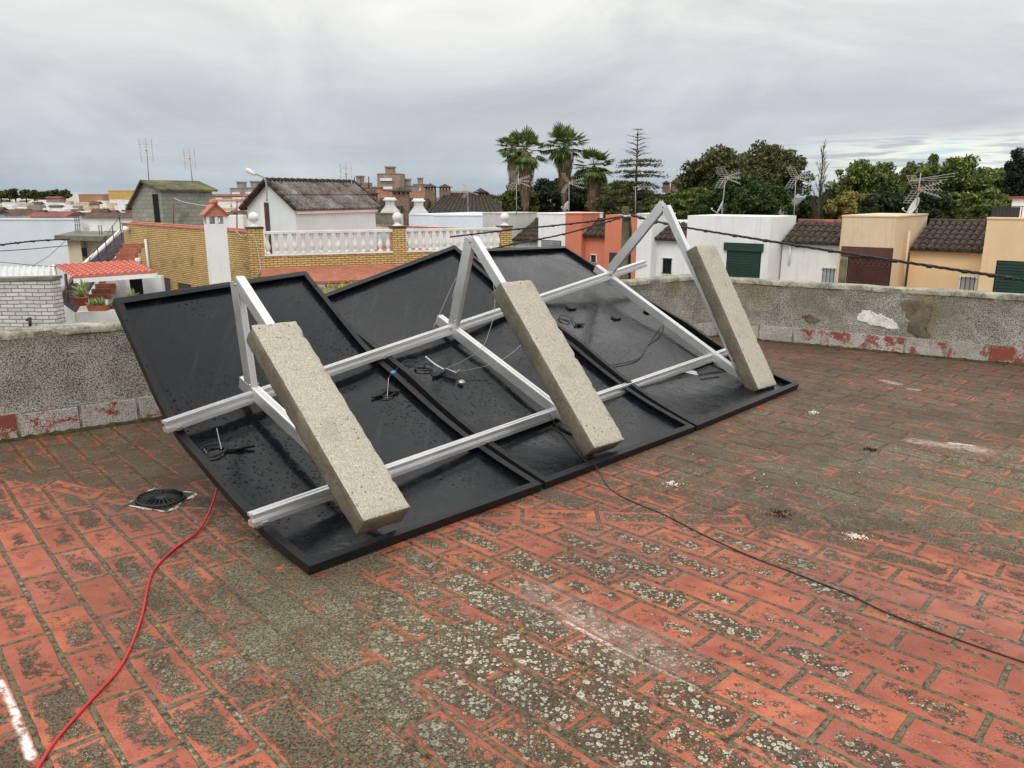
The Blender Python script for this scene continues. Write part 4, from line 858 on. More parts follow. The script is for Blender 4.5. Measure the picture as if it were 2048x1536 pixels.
def dish(u,v,D,r,label,yaw,mast=None):
    P=at(u,v,D); T=thing('satellite_dish',P,label,'satellite dish'); ax=V((math.cos(yaw),math.sin(yaw),.45)).normalized()
    b=MB(); b.lathe(P,[(r*.02,-.10*r),(r*.5,-.06*r),(r*.85,.06*r),(r,.14*r),(r*.98,.16*r),(r*.84,.08*r),(r*.5,-.03*r),(r*.02,-.07*r)],18,ax); b.build('bowl',DISH,T)
    b=MB(); tip=P+ax*r*1.25-UPV*r*.75; b.tube([P-UPV*r*.9,tip],.012,5); b.tube([tip,tip+UPV*.08+ax*-.05],.03,6); b.tube([P-ax*r*.1,P-ax*r*.3-UPV*r*.5],.02,5); b.build('feed_arm',DISH,T); b=MB(); b.tube([P-ax*r*.1,P-ax*r*.32,P-ax*r*.32-UPV*r*1.2],.02,5); b.build('bracket',MAST,T)
def dep(u,v,d=3.): return fp(u,v,d).y
antenna(1033,362,38,428,'corner','tangled pinkish antenna in front of the leftmost palm',1.1,.5)
antenna(1138,366,dep(1138,428),428,'corner','antenna with a V-shaped reflector in front of the middle palm',1.15,.2)
dish(1134,413,dep(1134,420),.27,'small round satellite dish on the white and salmon wall top',2.6)
antenna(1271,374,dep(1271,430),430,'boom','antenna with a horizontal boom on a pole behind the utility pole',.75,.1)
antenna(1443,355,dep(1450,430),430,'corner','antenna above the green roller door, before the round pine',1.1,.35,8)
dish(1441,415,dep(1441,425),.33,'grey satellite dish on the white wall above the green roller door',2.9)
antenna(1588,355,dep(1588,430),432,'corner','antenna beside the bare slender tree',1.05,.2,4)
T,P,Q=antenna(1830,345,dep(1835,433),433,'corner','large antenna with three long rods above the tan house',1.25,.0,12,.62)
b=MB()
for dz,dx in ((.10,1.5),(0,1.4),(-.10,1.15)): b.tube([Q-V((.35,0,0))+UPV*(dz*.2-.28),Q+V((dx,.3,0))+UPV*(dz*1.2-.12)],.010,4)
b.build('long_rods',ANT,T)
dish(1829,414,dep(1829,425),.36,'tall narrow-looking satellite dish on the tan house',3.0)
antenna(936,382,48,430,'corner','faint thin antenna against the big dark tiled roof',1.,.4)
antenna(298,284,38,362,'grid','tall grid antenna rising from the grey block hut',1.15,.1,-6,.78)
antenna(385,308,39,366,'grid','shorter grid antenna behind the grey block hut',1.05,.1,-6,.84)
antenna(693,336,33.5,366,'grid','grid antenna with an orange centre behind the white hut roof',.95,.0,-1,.6)
T=thing('tv_antenna',at(722,402,36),'low antenna with two black dipoles right of the white hut roof','antenna'); b=MB(); q=at(722,402,36); b.tube([q,at(722,352,36)],.015,5); q=at(722,366,36); b.tube([q-V((.3,0,0)),q+V((.35,0,0))],.012,4); b.build('mast',MAST,T)
b=MB(); 
for x,a in ((-.28,.25),(0,.3),(.35,.28)): b.tube([q+V((x,0,-a/1.2)),q+V((x,0,a))],.025,5)
b.build('dipole',BARM,T)
antenna(1874-520,340,75,375,'boom','distant antenna left of the big oak-like tree',.8)
tag(MB().tube([fp(1748,300+130,9),fp(1748,300+130,9)+UPV*.02,at(1750,288,60)],.02,4).build('whip_antenna',MAST),'very thin whip antenna sticking up above the right-hand trees','antenna') if False else None
# ---- utility pole and overhead cables ----
PC=M('lichened_concrete_pole',lin(118,114,86),.9,var=.3,vs=3,fine=40,bump=.5,bs=60,col2=lin(74,74,44),blot=(lin(150,138,60),.60,.7),blots=4,bd=.01)
pt=at(1252,413,25.5); T=thing('utility_pole',V((pt.x,pt.y,GZ)),'lichened concrete utility pole in front of the salmon house','utility pole'); b=MB(); w=.10
lo=[V((pt.x+a*.15,pt.y+c_*.15,GZ)) for a,c_ in((-1,-1),(1,-1),(1,1),(-1,1))]; hi=[V((pt.x+a*w,pt.y+c_*w,pt.z)) for a,c_ in((-1,-1),(1,-1),(1,1),(-1,1))]; b.hexa(lo,hi); b.build('pole',PC,T,bevel=.02)
b=MB(); b.tube([at(1259,432,25.4),at(1261,460,25.35),at(1259,520,25.4),at(1259,620,25.4)],.045,6); b.build('cable_drop',BCAB,T); b=MB(); b.tube([at(1244,433,25.3),at(1262,433,25.3)],.05,6); b.build('bracket',STEEL,T)
def cable(pts,r,label,tw=0,name='overhead_cable',grp=None,mat=None):
    b=MB(); P=spline(pts,14)
    if tw:
        for ph in (0,2.1,4.2):
            b.tube([p+V((0,math.cos(i*1.1+ph)*r*.8,math.sin(i*1.1+ph)*r*.8)) for i,p in enumerate(P)],r*.62,5)
        for i in range(3,len(P)-3,6): b.tube([P[i]-V((.05,0,0)),P[i]+V((.05,0,-.01))],r*1.7,6)
    else: b.tube(P,r,5)
    tag(b.build(name,mat or BCAB),label,'cable',grp)
cable([at(1262,430,25.2),at(1300,440,24.),at(1372,455,22),at(1500,476,19.5),at(1650,500,17.5),at(1800,523,16),at(1960,547,14.8),at(2048,560,14.2),at(2200,585,13.4)],.024,'thick twisted black cable running from the utility pole to the right edge',1)
cable([at(1246,433,25.2),at(1180,443,25.6),at(1100,452,26),at(1018,460,26.4),at(900,474,27)],.022,'upper black cable running left from the utility pole over the salmon house',1)
cable([at(1246,434,25.2),at(1200,448,24.8),at(1120,470,24.2),at(1005,493,23.2),at(940,512,22.6)],.020,'lower black cable sagging left from the utility pole',1)
cable([at(1262,429,25.2),at(1290,438,24.6),at(1312,442,24.1),at(1306,446,24.1)],.03,'tangle of black cable beside the top of the utility pole',1)
cable([at(-60,502,20),at(0,490,21),at(70,482,22),at(140,478,23.5)],.018,'twisted cable crossing the bluish white wall at the far left',1)
cable([at(-60,506,20),at(0,502,21),at(60,498,22),at(138,491,23.5)],.012,'upper thin cable crossing the bluish white wall at the far left')
cable([at(-60,520,20),at(0,524,20.5),at(70,531,21),at(108,533,21)],.008,'lower thin cable crossing the bluish white wall at the far left')
cable([at(135,478,24),at(100,510,23),at(60,535,22)],.007,'thin cable sloping down across the bluish white wall')
q=at(1688,516,15.2); T=thing('fence_post',V((q.x,q.y,GZ)),'short mossy concrete post top in front of the brown gate','post'); b=MB(); b.lathe(V((q.x,q.y,GZ)),[(.07,0),(.07,q.z-GZ-.05),(.055,q.z-GZ),(.01,q.z-GZ+.01)],10); b.build('post',PC,T)
# ================= TREES =================
BARK=M('bark',lin(88,76,62),.95,var=.35,vs=6,fine=30,bump=.6,bs=30,bd=.02); SKIRT=foliage('dead_palm_frond',lin(92,70,50),lin(132,108,84),lin(162,142,116)); PALM=foliage('palm_frond',lin(42,62,30),lin(78,98,46),lin(128,142,80))
FO={'oak':foliage('olive_foliage',lin(32,41,23),lin(70,79,44),lin(124,122,77)),'pine':foliage('pine_foliage',lin(25,43,21),lin(50,75,34),lin(90,108,55)),'mid':foliage('mid_green_foliage',lin(35,52,23),lin(78,97,42),lin(142,147,82)),'yel':foliage('yellow_green_foliage',lin(68,75,29),lin(124,122,53),lin(184,169,101)),'dark':foliage('dark_foliage',lin(20,29,18),lin(45,56,34),lin(80,88,55)),'cyp':foliage('cypress_foliage',lin(15,25,16),lin(32,43,27),lin(56,63,42))}
def leafq(b,p,s,rnd,up=.3,asp=2.2):
    n=V((rnd.gauss(0,1),rnd.gauss(0,1),rnd.gauss(0,1)+up)).normalized(); a=n.orthogonal().normalized(); c=n.cross(a); th=rnd.uniform(0,6.28); a,c=a*math.cos(th)+c*math.sin(th),c*math.cos(th)-a*math.sin(th)
    s*=rnd.uniform(.6,1.3); b.v+=[p+a*s,p+c*s/asp,p-a*s,p-c*s/asp]; k=len(b.v)-4; b.f.append((k,k+1,k+2,k+3)); b.sm.append(False); b.mi.append(0)
def tree(cu,vt,vb,hw,D,kind,label,seed,nl=5200,leaf=.16,clumps=70,cr=.30,flat=1.,name='tree',cat='tree',group=None,trunk_v=None,gaps=.0):
    """crown centred on pixel column cu from vt to vb, half width hw px"""
    rnd=random.Random(seed); top=at(cu,vt,D); bot=at(cu,vb,D); H_=top.z-bot.z; Rw=hw/F*D; C=V((top.x,top.y,(top.z+bot.z)/2)); T=thing(name,V((C.x,C.y,GZ)),label,cat,group)
    b=MB(); cl=[]
    for i in range(clumps):
        th=rnd.uniform(0,6.283); cz=rnd.uniform(-1,1); rr=math.sqrt(max(0,1-cz*cz)); q=rnd.uniform(.45,1.)**.5*rnd.uniform(.82,1.08)
        c=V((C.x+Rw*rr*math.cos(th)*q,C.y+Rw*.8*rr*math.sin(th)*q,C.z+H_/2*cz*q*flat)); r=min(Rw,H_/2)*cr*rnd.uniform(.55,1.25); cl.append((c,r))
    nl=int(nl*2.0); leaf*=.92
    for i in range(clumps//4):
        th=rnd.uniform(0,6.283); c=V((C.x+Rw*.5*math.cos(th),C.y+Rw*.4*math.sin(th),C.z+H_/2*rnd.uniform(-.8,.45))); cl.append((c,min(Rw,H_/2)*cr*1.3))
    tot=sum(r*r for _,r in cl)
    for c,r in cl:
        for _ in range(int(nl*r*r/tot)):
            d=V((rnd.gauss(0,1),rnd.gauss(0,1),rnd.gauss(0,1))).normalized(); leafq(b,c+V((d.x,d.y,d.z*.7))*r*rnd.uniform(.5,1.12)+V((0,0,r*.1)),leaf,rnd)
    b.fixn=False; b.build('crown',FO[kind],T)
    tb=MB(); base=V((C.x,C.y,GZ)); fork=V((C.x+rnd.uniform(-.2,.2),C.y,bot.z-H_*.05)); tb.tube([base,base.lerp(fork,.5)+V((rnd.uniform(-.2,.2),0,0)),fork],[Rw*.09+.12,Rw*.07+.1,Rw*.055+.08],8)
    for c,r in cl[:22]:
        m_=fork.lerp(c,.5)+V((rnd.uniform(-.3,.3),rnd.uniform(-.3,.3),rnd.uniform(-.1,.4))); tb.tube([fork,m_,c],[Rw*.035+.05,Rw*.02+.03,.02],5)
    tb.build('trunk',BARK,T); return T
G='trees behind the houses'
tree(1440,296,432,72,62,'oak','dark olive broadleaf tree, left part of the tall pair behind the white house',21,9000,.17,95,.26,group=G)
tree(1540,290,425,78,65,'oak','tallest dark olive broadleaf tree, right part of the tall pair',22,10000,.17,110,.25,group=G)
tree(1492,352,450,92,50,'pine','rounded bright green pine in front of the tall olive pair',23,11000,.13,120,.26,.9,group=G)
tree(1400,372,440,60,58,'mid','low green tree behind the tall aluminium support peak',24,5000,.16,60,.3,group=G)
tree(1340,398,440,60,56,'mid','low leafy tree right of the conifer',25,4500,.15,50,.32,group=G)
tree(1735,324,440,70,64,'mid','broad mid green tree right of the bare slender tree',26,9000,.17,95,.27,group=G)
tree(1820,328,440,70,66,'oak','olive tree behind the large antenna',27,8000,.17,90,.27,group=G)
tree(1712,388,445,52,52,'yel','low yellowish green bush-like tree left of the tan house',28,5500,.13,70,.3,group=G)
tree(1905,318,450,75,56,'mid','leafy light green tree behind the tiled roof at the right',29,10000,.17,100,.26,group=G)
tree(1990,335,450,65,58,'mid','mid green tree left of the cypress at the right edge',30,8000,.16,90,.28,group=G)
tree(1820,372,470,90,46,'dark','dense dark tree low behind the tan house',31,8000,.15,100,.28,group=G)
tree(1940,385,470,90,46,'mid','dense green shrubbery behind the right tiled roof',32,8000,.15,100,.28,group=G)
tree(1640,392,450,60,60,'dark','low dark tree behind the bare slender tree',33,4500,.15,60,.3,group=G)
tree(1035,372,440,38,66,'mid','green tree behind the leftmost palm',34,5000,.16,55,.3,group=G)
tree(1100,360,440,50,68,'dark','dark tree between the left and middle palms',35,6000,.16,65,.3,group=G)
tree(1170,352,440,55,70,'dark','dark tree behind the middle and right palms',36,7000,.16,75,.28,group=G)
tree(1225,362,440,45,66,'mid','green tree right of the palms',37,5000,.16,60,.3,group=G)
tree(1290,385,440,60,68,'dark','dark tree behind the half-bare conifer',38,5500,.16,65,.3,group=G)
for i,(u,vt,hw,D,kd,lb) in enumerate(((1905,356,60,74,'dark','dark tree filling the gap behind the large antenna'),(1780,360,70,76,'dark','dark tree deep behind the broad green tree'),(1660,378,50,78,'dark','dark tree deep behind the bare tree'),(1380,350,40,76,'dark','dark tree at the left foot of the tall olive pair'))):
    tree(u,vt,445,hw,D,kd,lb,60+i,5000,.18,60,.3,group=G)
tree(2046,288,450,22,52,'cyp','narrow dark cypress at the right edge',39,6000,.11,120,.5,name='cypress',group=G)
tree(1868,308,345,10,54,'mid','small leafy shoot sticking up above the right-hand trees',40,300,.14,14,.5,group=G)
# distant line of trees on the left
for i in range(10):
    u=-20+i*17+RND.uniform(-5,5); tree(u,380+RND.uniform(-3,6),397,9+RND.uniform(0,6),230,'oak','small dark tree on the far left skyline',70+i,800,.5,16,.4,group='trees on the far left skyline')
for u in (404,416): tree(u,383,394,2,230,'cyp','tiny cypress on the skyline right of the grey hut',80+u,200,.5,10,.6,name='cypress',group='tiny cypresses on the skyline')
def bare(u,vt,vb,D,label,seed,spread,br0=.35,n1=34,L0=1.2):
    rnd=random.Random(seed); top=at(u,vt,D); base=V((top.x,top.y,GZ)); H_=top.z-GZ; T=thing('bare_tree',base,label,'tree'); b=MB()
    b.tube([base,base.lerp(top,.6),top],[.16,.08,.015],7); b.build('trunk',BARK,T); b=MB()
    for i in range(n1):
        f=br0+(1-br0)*i/n1; p=base.lerp(top,f); a=rnd.uniform(0,6.28); L=L0*(1.15-f)*2*rnd.uniform(.6,1.2); d=V((math.cos(a)*spread,math.sin(a)*spread,1)).normalized(); q=p+d*L; m_=p.lerp(q,.5)+V((0,0,-.1)); b.tube([p,m_,q],[.028,.018,.006],4)
        for k in range(7):
            s_=rnd.uniform(.2,1); r0=p.lerp(q,s_); d2=(d+V((rnd.gauss(0,.45),rnd.gauss(0,.45),rnd.gauss(.1,.3)))).normalized(); b.tube([r0,r0+d2*L*rnd.uniform(.2,.5)],[.012,.004],3)
    b.build('branches',BARK,T)
bare(1648,292,440,50,'slender leafless tree standing in front of the green trees',5,.42,.45,46,1.3)
# conifer: bare top, flat drooping tiers below
def conifer(u,vt,D,label,seed):
    rnd=random.Random(seed); top=at(u,vt,D); base=V((top.x,top.y,GZ)); Hh=top.z-GZ; T=thing('conifer',base,label,'tree'); tb=MB(); tb.tube([base,base.lerp(top,.5),top],[.26,.14,.02],8); tb.build('trunk',BARK,T)
    br=MB(); nd=MB(); nd.fixn=False; z=top.z-.15
    while z>-2.0:
        dt=top.z-z; live=dt>2.1; L=(.25+.42*dt) if dt<2.2 else (.55+.46*dt if dt<5.5 else 3.3); L=min(L,3.4); k=5 if live else 4; a0=rnd.uniform(0,6.28)
        for i in range(k):
            a=a0+i*6.283/k+rnd.uniform(-.6,.6); l=L*rnd.uniform(.42,1.15); d=V((math.cos(a),math.sin(a),0)); p=V((top.x,top.y,z)); q=p+d*l+V((0,0,(.32 if not live else -.02)*l)); m_=p.lerp(q,.5)+V((0,0,.08*l)); br.tube([p,m_,q],[.035,.02,.006],4)
            for j in range(6):
                s_=rnd.uniform(.3,1); r0=p.lerp(q,s_); br.tube([r0,r0+d*.3*rnd.random()+V((rnd.uniform(-.3,.3),rnd.uniform(-.3,.3),rnd.uniform(-.05,.15)))],[.01,.004],3)
            if live:
                for j in range(int(62*l)):
                    s_=rnd.uniform(.25,1.05)**.8; c=p.lerp(q,s_)+V((rnd.gauss(0,.13+.12*s_),rnd.gauss(0,.13+.12*s_),rnd.gauss(-.02,.05)+.05*math.sin(s_*3.1)*l)); leafq(nd,c,.13,rnd,2.5,3)
        z-=rnd.uniform(.24,.52) if live else rnd.uniform(.14,.36)
    br.build('branches',BARK,T); nd.build('needles',FO['oak'],T)
conifer(1276,256,58,'half-bare conifer with drooping tiers right of the palms',9)
def palm(u,vt,D,vs_,label,seed,R_=1.55,trunk=.17):
    """vt top of crown, vs_ bottom of the hanging skirt"""
    rnd=random.Random(seed); top=at(u,vt,D); hub=top-V((0,0,R_*1.0)); zb=at(u,vs_,D).z; base=V((hub.x,hub.y,GZ)); T=thing('fan_palm',base,label,'palm tree','tall fan palms behind the houses'); b=MB(); b.tube([base,hub],[trunk*1.2,trunk],10); b.build('trunk',BARK,T)
    f=MB(); f.fixn=False
    def frond(d,L,droop,fan):
        side=d.cross(UPV); side=side.normalized() if side.length>.01 else V((1,0,0)); p=hub; q=p+d*L*.55+V((0,0,-droop*.12)); f.v+=[p-side*.02,p+side*.02,q+side*.015,q-side*.015]; k=len(f.v)-4; f.f.append((k,k+1,k+2,k+3)); f.sm.append(False); f.mi.append(0)
        nb=13; up2_=side.cross(d).normalized()
        for i in range(nb):
            a=(i/(nb-1)-.5)*fan; dd=(d*math.cos(a)+side*math.sin(a)).normalized(); l=L*.62*(1-.28*abs(a))*rnd.uniform(.85,1.1); m_=q+dd*l*.6+V((0,0,-droop*.10*l)); e=q+dd*l+V((0,0,-droop*(.30+.25*abs(a))*l)); w=.05+.02*rnd.random(); s2=dd.cross(up2_).normalized()*w
            f.v+=[q,m_-s2,e,m_+s2]; k=len(f.v)-4; f.f.append((k,k+1,k+2,k+3)); f.sm.append(False); f.mi.append(0)
    for i in range(64):
        el=math.asin(rnd.uniform(-.75,.98)); a=rnd.uniform(0,6.283); d=V((math.cos(a)*math.cos(el),math.sin(a)*math.cos(el),math.sin(el))).normalized(); frond(d,R_*rnd.uniform(.88,1.2)*(1.0 if el>-.3 else .85),.75-.45*math.sin(el),2.5)
    f.build('crown',PALM,T)
    s_=MB(); s_.fixn=False; zt=hub.z-.1
    for i in range(620):
        a=rnd.uniform(0,6.283); h=rnd.random(); z=zt-(zt-zb)*h*.9; rr=(.16+.62*(1-h)**.8*min(1,.35+h*3.))*R_/1.5; d=V((math.cos(a),math.sin(a),0)); sd=V((-d.y,d.x,0)); p=V((hub.x,hub.y,z))+d*rr*rnd.uniform(.75,1.1); L=rnd.uniform(.35,.75)*min(1.,(z-zb)/.5+.4); w=rnd.uniform(.02,.055); q=p-d*rr*.25*rnd.random()+V((0,0,-L))+sd*rnd.uniform(-.08,.08)
        s_.v+=[p-sd*w,p+sd*w,q+sd*w*.4,q-sd*w*.4]; k=len(s_.v)-4; s_.f.append((k,k+1,k+2,k+3)); s_.sm.append(False); s_.mi.append(0)
    s_.lathe(V((hub.x,hub.y,zb)),[(.16,0),(.26*R_/1.5,(zt-zb)*.3),(.50*R_/1.5,(zt-zb)*.72),(.3,(zt-zb))],14); s_.build('dead_frond_skirt',SKIRT,T)
palm(1052,258,60,425,'leftmost tall fan palm with a brown hanging skirt',1,1.55)
palm(1131,247,60,398,'middle and tallest fan palm with a brown hanging skirt',2,1.6)
palm(1189,292,59,440,'shortest fan palm, right of the middle one',3,1.4)
palm(1026,262,68,400,'smaller fan palm partly hidden behind the leftmost palm',4,1.25)
# ================= LEFT AND MIDDLE BACKGROUND =================
YB=brickmat('yellow_brick',lin(224,192,128),lin(206,170,106),lin(112,88,56),.24,.072,.012,.38); WB=brickmat('white_painted_brick',lin(222,220,216),lin(192,190,186),lin(136,132,124),.26,.075,.010,.30,.9,(.12,.11,.10)); BLKW=brickmat('grey_concrete_block',lin(158,156,142),lin(142,140,128),lin(120,118,108),.40,.20,.012,.55,.5,(.06,.06,.045))
PINK=plaster('pinkish_white_plaster',lin(222,236,238),.12,(.44,.43,.41)); CRM=plaster('cream_plaster',lin(214,200,172),.2); TERR=M('terracotta_slab',lin(172,108,86),.8,var=.15,vs=3,fine=20,bump=.3); YEL=M('yellow_paint',lin(200,150,40),.7,var=.12,vs=2,bump=.1); ASH=M('grey_cement',lin(124,120,108),.9,var=.2,vs=2,fine=15,bump=.3,blot=(lin(80,80,52),.56,.6),blots=1.5)
MOSR=M('mossy_slab',lin(108,104,84),.95,var=.3,vs=1.5,fine=12,bump=.4,col2=lin(62,60,40),blot=(lin(120,116,34),.54,.9),blots=1.)
BAL=M('white_balustrade',lin(226,226,222),.75,var=.08,vs=2,fine=20,bump=.1,blot=(lin(150,150,140),.62,.5),blots=4)
def zc(P,z): return V((P.x,P.y,z))
# --- yellow brick house with balustrade ---
c0=at(508,513,25); zr=c0.z; L0=at(243,447,33.3); L0=zc(L0,at(508,467,25).z); R0=at(1015,500,28.3); zt=at(508,467,25).z
cL=zc(c0,zr); R1_=zc(R0,zr); dF=(R1_-cL).normalized(); dS=(zc(L0,zr)-cL).normalized(); nF=V((dF.y,-dF.x,0)); nF=nF if nF.y<0 else -nF; nS=V((dS.y,-dS.x,0)); nS=nS if nS.y<0 else -nS
YH=thing('brick_house',zc(c0,GZ),'yellow brick house with a white balustrade around its roof terrace','house')
LS=(zc(L0,zr)-cL).length; LFn=(R1_-cL).length+.35
b=MB(); b.obox(zc(cL,GZ),dS*LS,-nS*.25,UPV*(zt-GZ)); b.build('side_wall',YB,YH)
b=MB(); b.obox(zc(cL,GZ)-dS*.0,dF*LFn,-nF*.25,UPV*(zr-GZ)); b.build('front_wall',YB,YH)
b=MB(); P4=[cL-nF*.1,R1_-nF*.1+dF*.3,R1_-nF*9+dF*.3,zc(L0,zr)]; b.ext([zc(p,zr-.45) for p in P4],UPV*.12); b.build('roof_terrace',TERR,YH)
b=MB(); b.obox(cL+UPV*(zt-zr)+nS*.03,dS*LS,-nS*.32,UPV*.05); b.build('wall_coping',TERR,YH)
b=MB(); b.obox(zc(cL,GZ)-dF*.0-nF*9,dF*LFn,nF*.2,UPV*(zr-GZ+.5)); b.build('rear_wall',PINK,YH)
def onF(u,v,o=0.): return onpl(u,v,cL+nF*o,nF)
def pillar(u0,u1,vt,lab=None):
    A=onF(u0,vt,.04); B=onF(u1,vt,.04); w=(zc(B,0)-zc(A,0)).length; p=MB(); p.obox(zc(A,zr-.9)+nF*.0,dF*w,-nF*w,UPV*(A.z-zr+.9)); pl=p.build('pillar',YB,YH)
    p=MB(); p.obox(zc(A,A.z)-dF*.03+nF*.03,dF*(w+.06),-nF*(w+.06),UPV*.05); p.build('pillar_cap',TEJA,pl); c=zc(A,A.z+.05)+dF*w/2-nF*w/2
    p=MB(); p.lathe(c,[(.17,0),(.17,.04),(.08,.07),(.05,.12),(.06,.15),(.13,.19),(.165,.27),(.165,.32),(.13,.40),(.06,.45),(.01,.46)],14); p.build('ball_finial',BAL,pl)
pillar(494,526,458); pillar(785,812,456); pillar(1003,1024,455)
zb=onF(527,513).z; ztp=onF(527,463).z; hB=ztp-zb
def span(u0,u1,n):
    A=zc(onF(u0,500,-.06),zb); B=zc(onF(u1,500,-.06),zb); d=(B-A); k=MB(); k.obox(A-nF*.10,d,nF*.20,UPV*.05); k.obox(A+UPV*(hB-.09)-nF*.10,d,nF*.20,UPV*.09); k.build('balustrade_rail',BAL,YH,bevel=.01)
    for i in range(n):
        c=A+d*((i+.5)/n)+UPV*.05; h=hB-.14; q=MB(); q.lathe(c,[(.075,0),(.075,h*.08),(.045,h*.12),(.04,h*.16),(.06,h*.22),(.088,h*.34),(.075,h*.46),(.042,h*.62),(.036,h*.74),(.055,h*.80),(.04,h*.86),(.07,h*.92),(.07,h)],10); q.build('baluster',BAL,YH)
span(527,785,15); span(812,1003,14)
# terracotta ledge with yellow fascia and weeds below
A=onF(520,541); B=onF(1000,523); zl=(A.z+onF(700,531).z)/2; A=zc(A,A.z); d=zc(B,0)-zc(A,0); b=MB(); P=zc(A,onF(560,538).z)
b.hexa([P-UPV*.42+nF*1.0,P-UPV*.42+nF*1.0+d,P+d-UPV*.05,P-UPV*.05],[P-UPV*.34+nF*1.0,P-UPV*.34+nF*1.0+d,P+d+UPV*.03,P+UPV*.03]); b.build('ledge',TERR,YH)
b=MB(); Q=P-UPV*.78+dF*1.4; b.obox(Q,d-dF*1.4,nF*.75,UPV*.36); b.build('yellow_fascia',YEL,YH)
def winb(u0,u1,v0,v1):
    A_=onpl(u0,v1,cL,nS); B_=onpl(u1,v1,cL,nS); w=(zc(B_,0)-zc(A_,0)).length; T_=onpl((u0+u1)/2,v0,cL,nS).z; dd=(zc(B_,0)-zc(A_,0)).normalized(); window(YH,zc(A_,(A_.z+B_.z)/2),dd,UPV,nS,w,T_-(A_.z+B_.z)/2,YB,GLS)
winb(318,346,553,592); winb(362,388,566,610)
b=MB()
for i in range(11): q=onpl(245+i*1,700,cL+nS*.03,nS)
q=onpl(291,478,cL+nS*.08,nS); b.tube([q,onpl(298,540,cL+nS*.08,nS),onpl(303,600,cL+nS*.08,nS)],.05,7); b.build('downpipe',WH,YH)
b=MB(); q=onpl(276,522,cL+nS*.1,nS); b.lathe(q,[(.02,-.14),(.14,-.12),(.14,.12),(.02,.14)],10,V((1,.2,.1))); q=onpl(252,458,cL+nS*.15,nS); b.lathe(q,[(.03,-.1),(.09,-.1),(.11,.1),(.02,.12)],8,V((1,-.6,-.5))); b.build('wall_lamp',WH,YH)
b=MB(); b.tube(spline([onF(500,470,.08),onF(511,480,.08),onF(516,505,.06),onF(521,535,.06),onF(517,548,.06)]),.012,4); b.tube(spline([onpl(472,463,cL+nS*.06,nS),onpl(485,472,cL+nS*.06,nS),onpl(500,466,cL+nS*.06,nS)]),.012,4); b.build('wall_cable',WPL,YH)
# chimney
def chimney():
    D=24.2; cc=at(433,480,D); w=.56; T=thing('chimney',zc(cc,GZ),'tall white chimney with a terracotta gabled cap, in front of the yellow brick wall','chimney'); a=V((.86,.5,0)); e=V((-.5,.86,0)); zt_=at(433,432,D).z
    b=MB(); b.obox(zc(cc,GZ)-a*w/2-e*w/2,a*w,e*w,UPV*(zt_-GZ-.22)); 
    for x,y in ((-.5,-.5),(.36,-.5),(-.5,.36),(.36,.36),(-.07,-.5),(-.07,.36)): b.obox(zc(cc,zt_-.22)+a*w*x+e*w*y,a*w*.14,e*w*.14,UPV*.22)
    b.build('shaft',WH,T); b=MB(); b.obox(zc(cc,zt_-.23)-a*w*.45-e*w*.45,a*w*.9,e*w*.9,UPV*.02); b.build('dark_opening',DARKHOLE,T)  # near-black plate closing the shaft below the cap
    b=MB(); s=w*.66; z1=zt_+.36
    for sg in (1,-1):
        P0=zc(cc,zt_)+a*sg*s-e*s; P1=zc(cc,zt_)+a*sg*s+e*s; r0=zc(cc,z1)-e*s; r1_=zc(cc,z1)+e*s; b.hexa([P0,P1,r1_,r0],[p+UPV*.05 for p in (P0,P1,r1_,r0)])
    b.ext([zc(cc,zt_)+a*s-e*(s-.06),zc(cc,zt_)-a*s-e*(s-.06),zc(cc,z1)-e*(s-.06)],e*.04); b.ext([zc(cc,zt_)+a*s+e*(s-.1),zc(cc,zt_)-a*s+e*(s-.1),zc(cc,z1)+e*(s-.1)],e*.04)
    k=b.build('cap',TEJO,T); b=MB(); b.tube([zc(cc,z1+.05)-e*s,zc(cc,z1+.05)+e*s],.08,8); b.build('ridge_tile',TEJO,k)
chimney()
# --- white stair hut with corrugated roof ---
A3=V((.48,.876,0)).normalized(); G3=V((-.876,.48,0)).normalized()
def hut(C,ls,wg,ze,zp,zb,label,mat,roofmat,ov=.18,teja=True,asym=0.,zl=None,name='stair_hut'):
    """C: near right corner (x,y); ridge parallel to A3 in the middle of the gable"""
    T=thing(name,zc(C,zb),label,'hut'); zl=ze if zl is None else zl; f=.5+asym
    pk=zc(C,zp)+G3*wg*f; L=zc(C,zl)+G3*wg; b=MB(); b.ext([zc(C,zb),zc(C,ze),pk,L,zc(L,zb)],A3*ls); b.build('wall',mat,T)
    e0=zc(C,ze)-G3*ov-A3*ov-UPV*(zp-ze)/(wg*f)*ov; e1=e0+A3*(ls+2*ov); r0=pk-A3*ov; r1_=r0+A3*(ls+2*ov); l0=L+G3*ov-A3*ov-UPV*(zp-zl)/(wg*(1-f))*ov; l1=l0+A3*(ls+2*ov)
    b=MB()
    if teja: tile_roof(b,e0+UPV*.02,e1+UPV*.02,r1_+UPV*.02,r0+UPV*.02,.19,.035,2.5); tile_roof(b,l0+UPV*.02,l1+UPV*.02,r1_+UPV*.02,r0+UPV*.02,.19,.035,2.5); 
    else: b.hexa([e0,e1,r1_,r0],[p+UPV*.10 for p in (e0,e1,r1_,r0)]); b.hexa([l0,l1,r1_-UPV*.002,r0-UPV*.002],[p+UPV*.10 for p in (l0,l1,r1_-UPV*.002,r0-UPV*.002)])
    ro=b.build('roof',roofmat,T)
    if teja:
        b=MB()
        for p,q in ((r0,r1_),(e0,r0),(e1,r1_),(l0,r0)):
            n=max(3,int((q-p).length/.32))
            for i in range(n): b.tube([p.lerp(q,i/n)+UPV*(.09),p.lerp(q,(i+1.1)/n)+UPV*(.07)],[.085,.07],7)
        b.build('edge_tiles',TEJA,ro)
    return T,pk
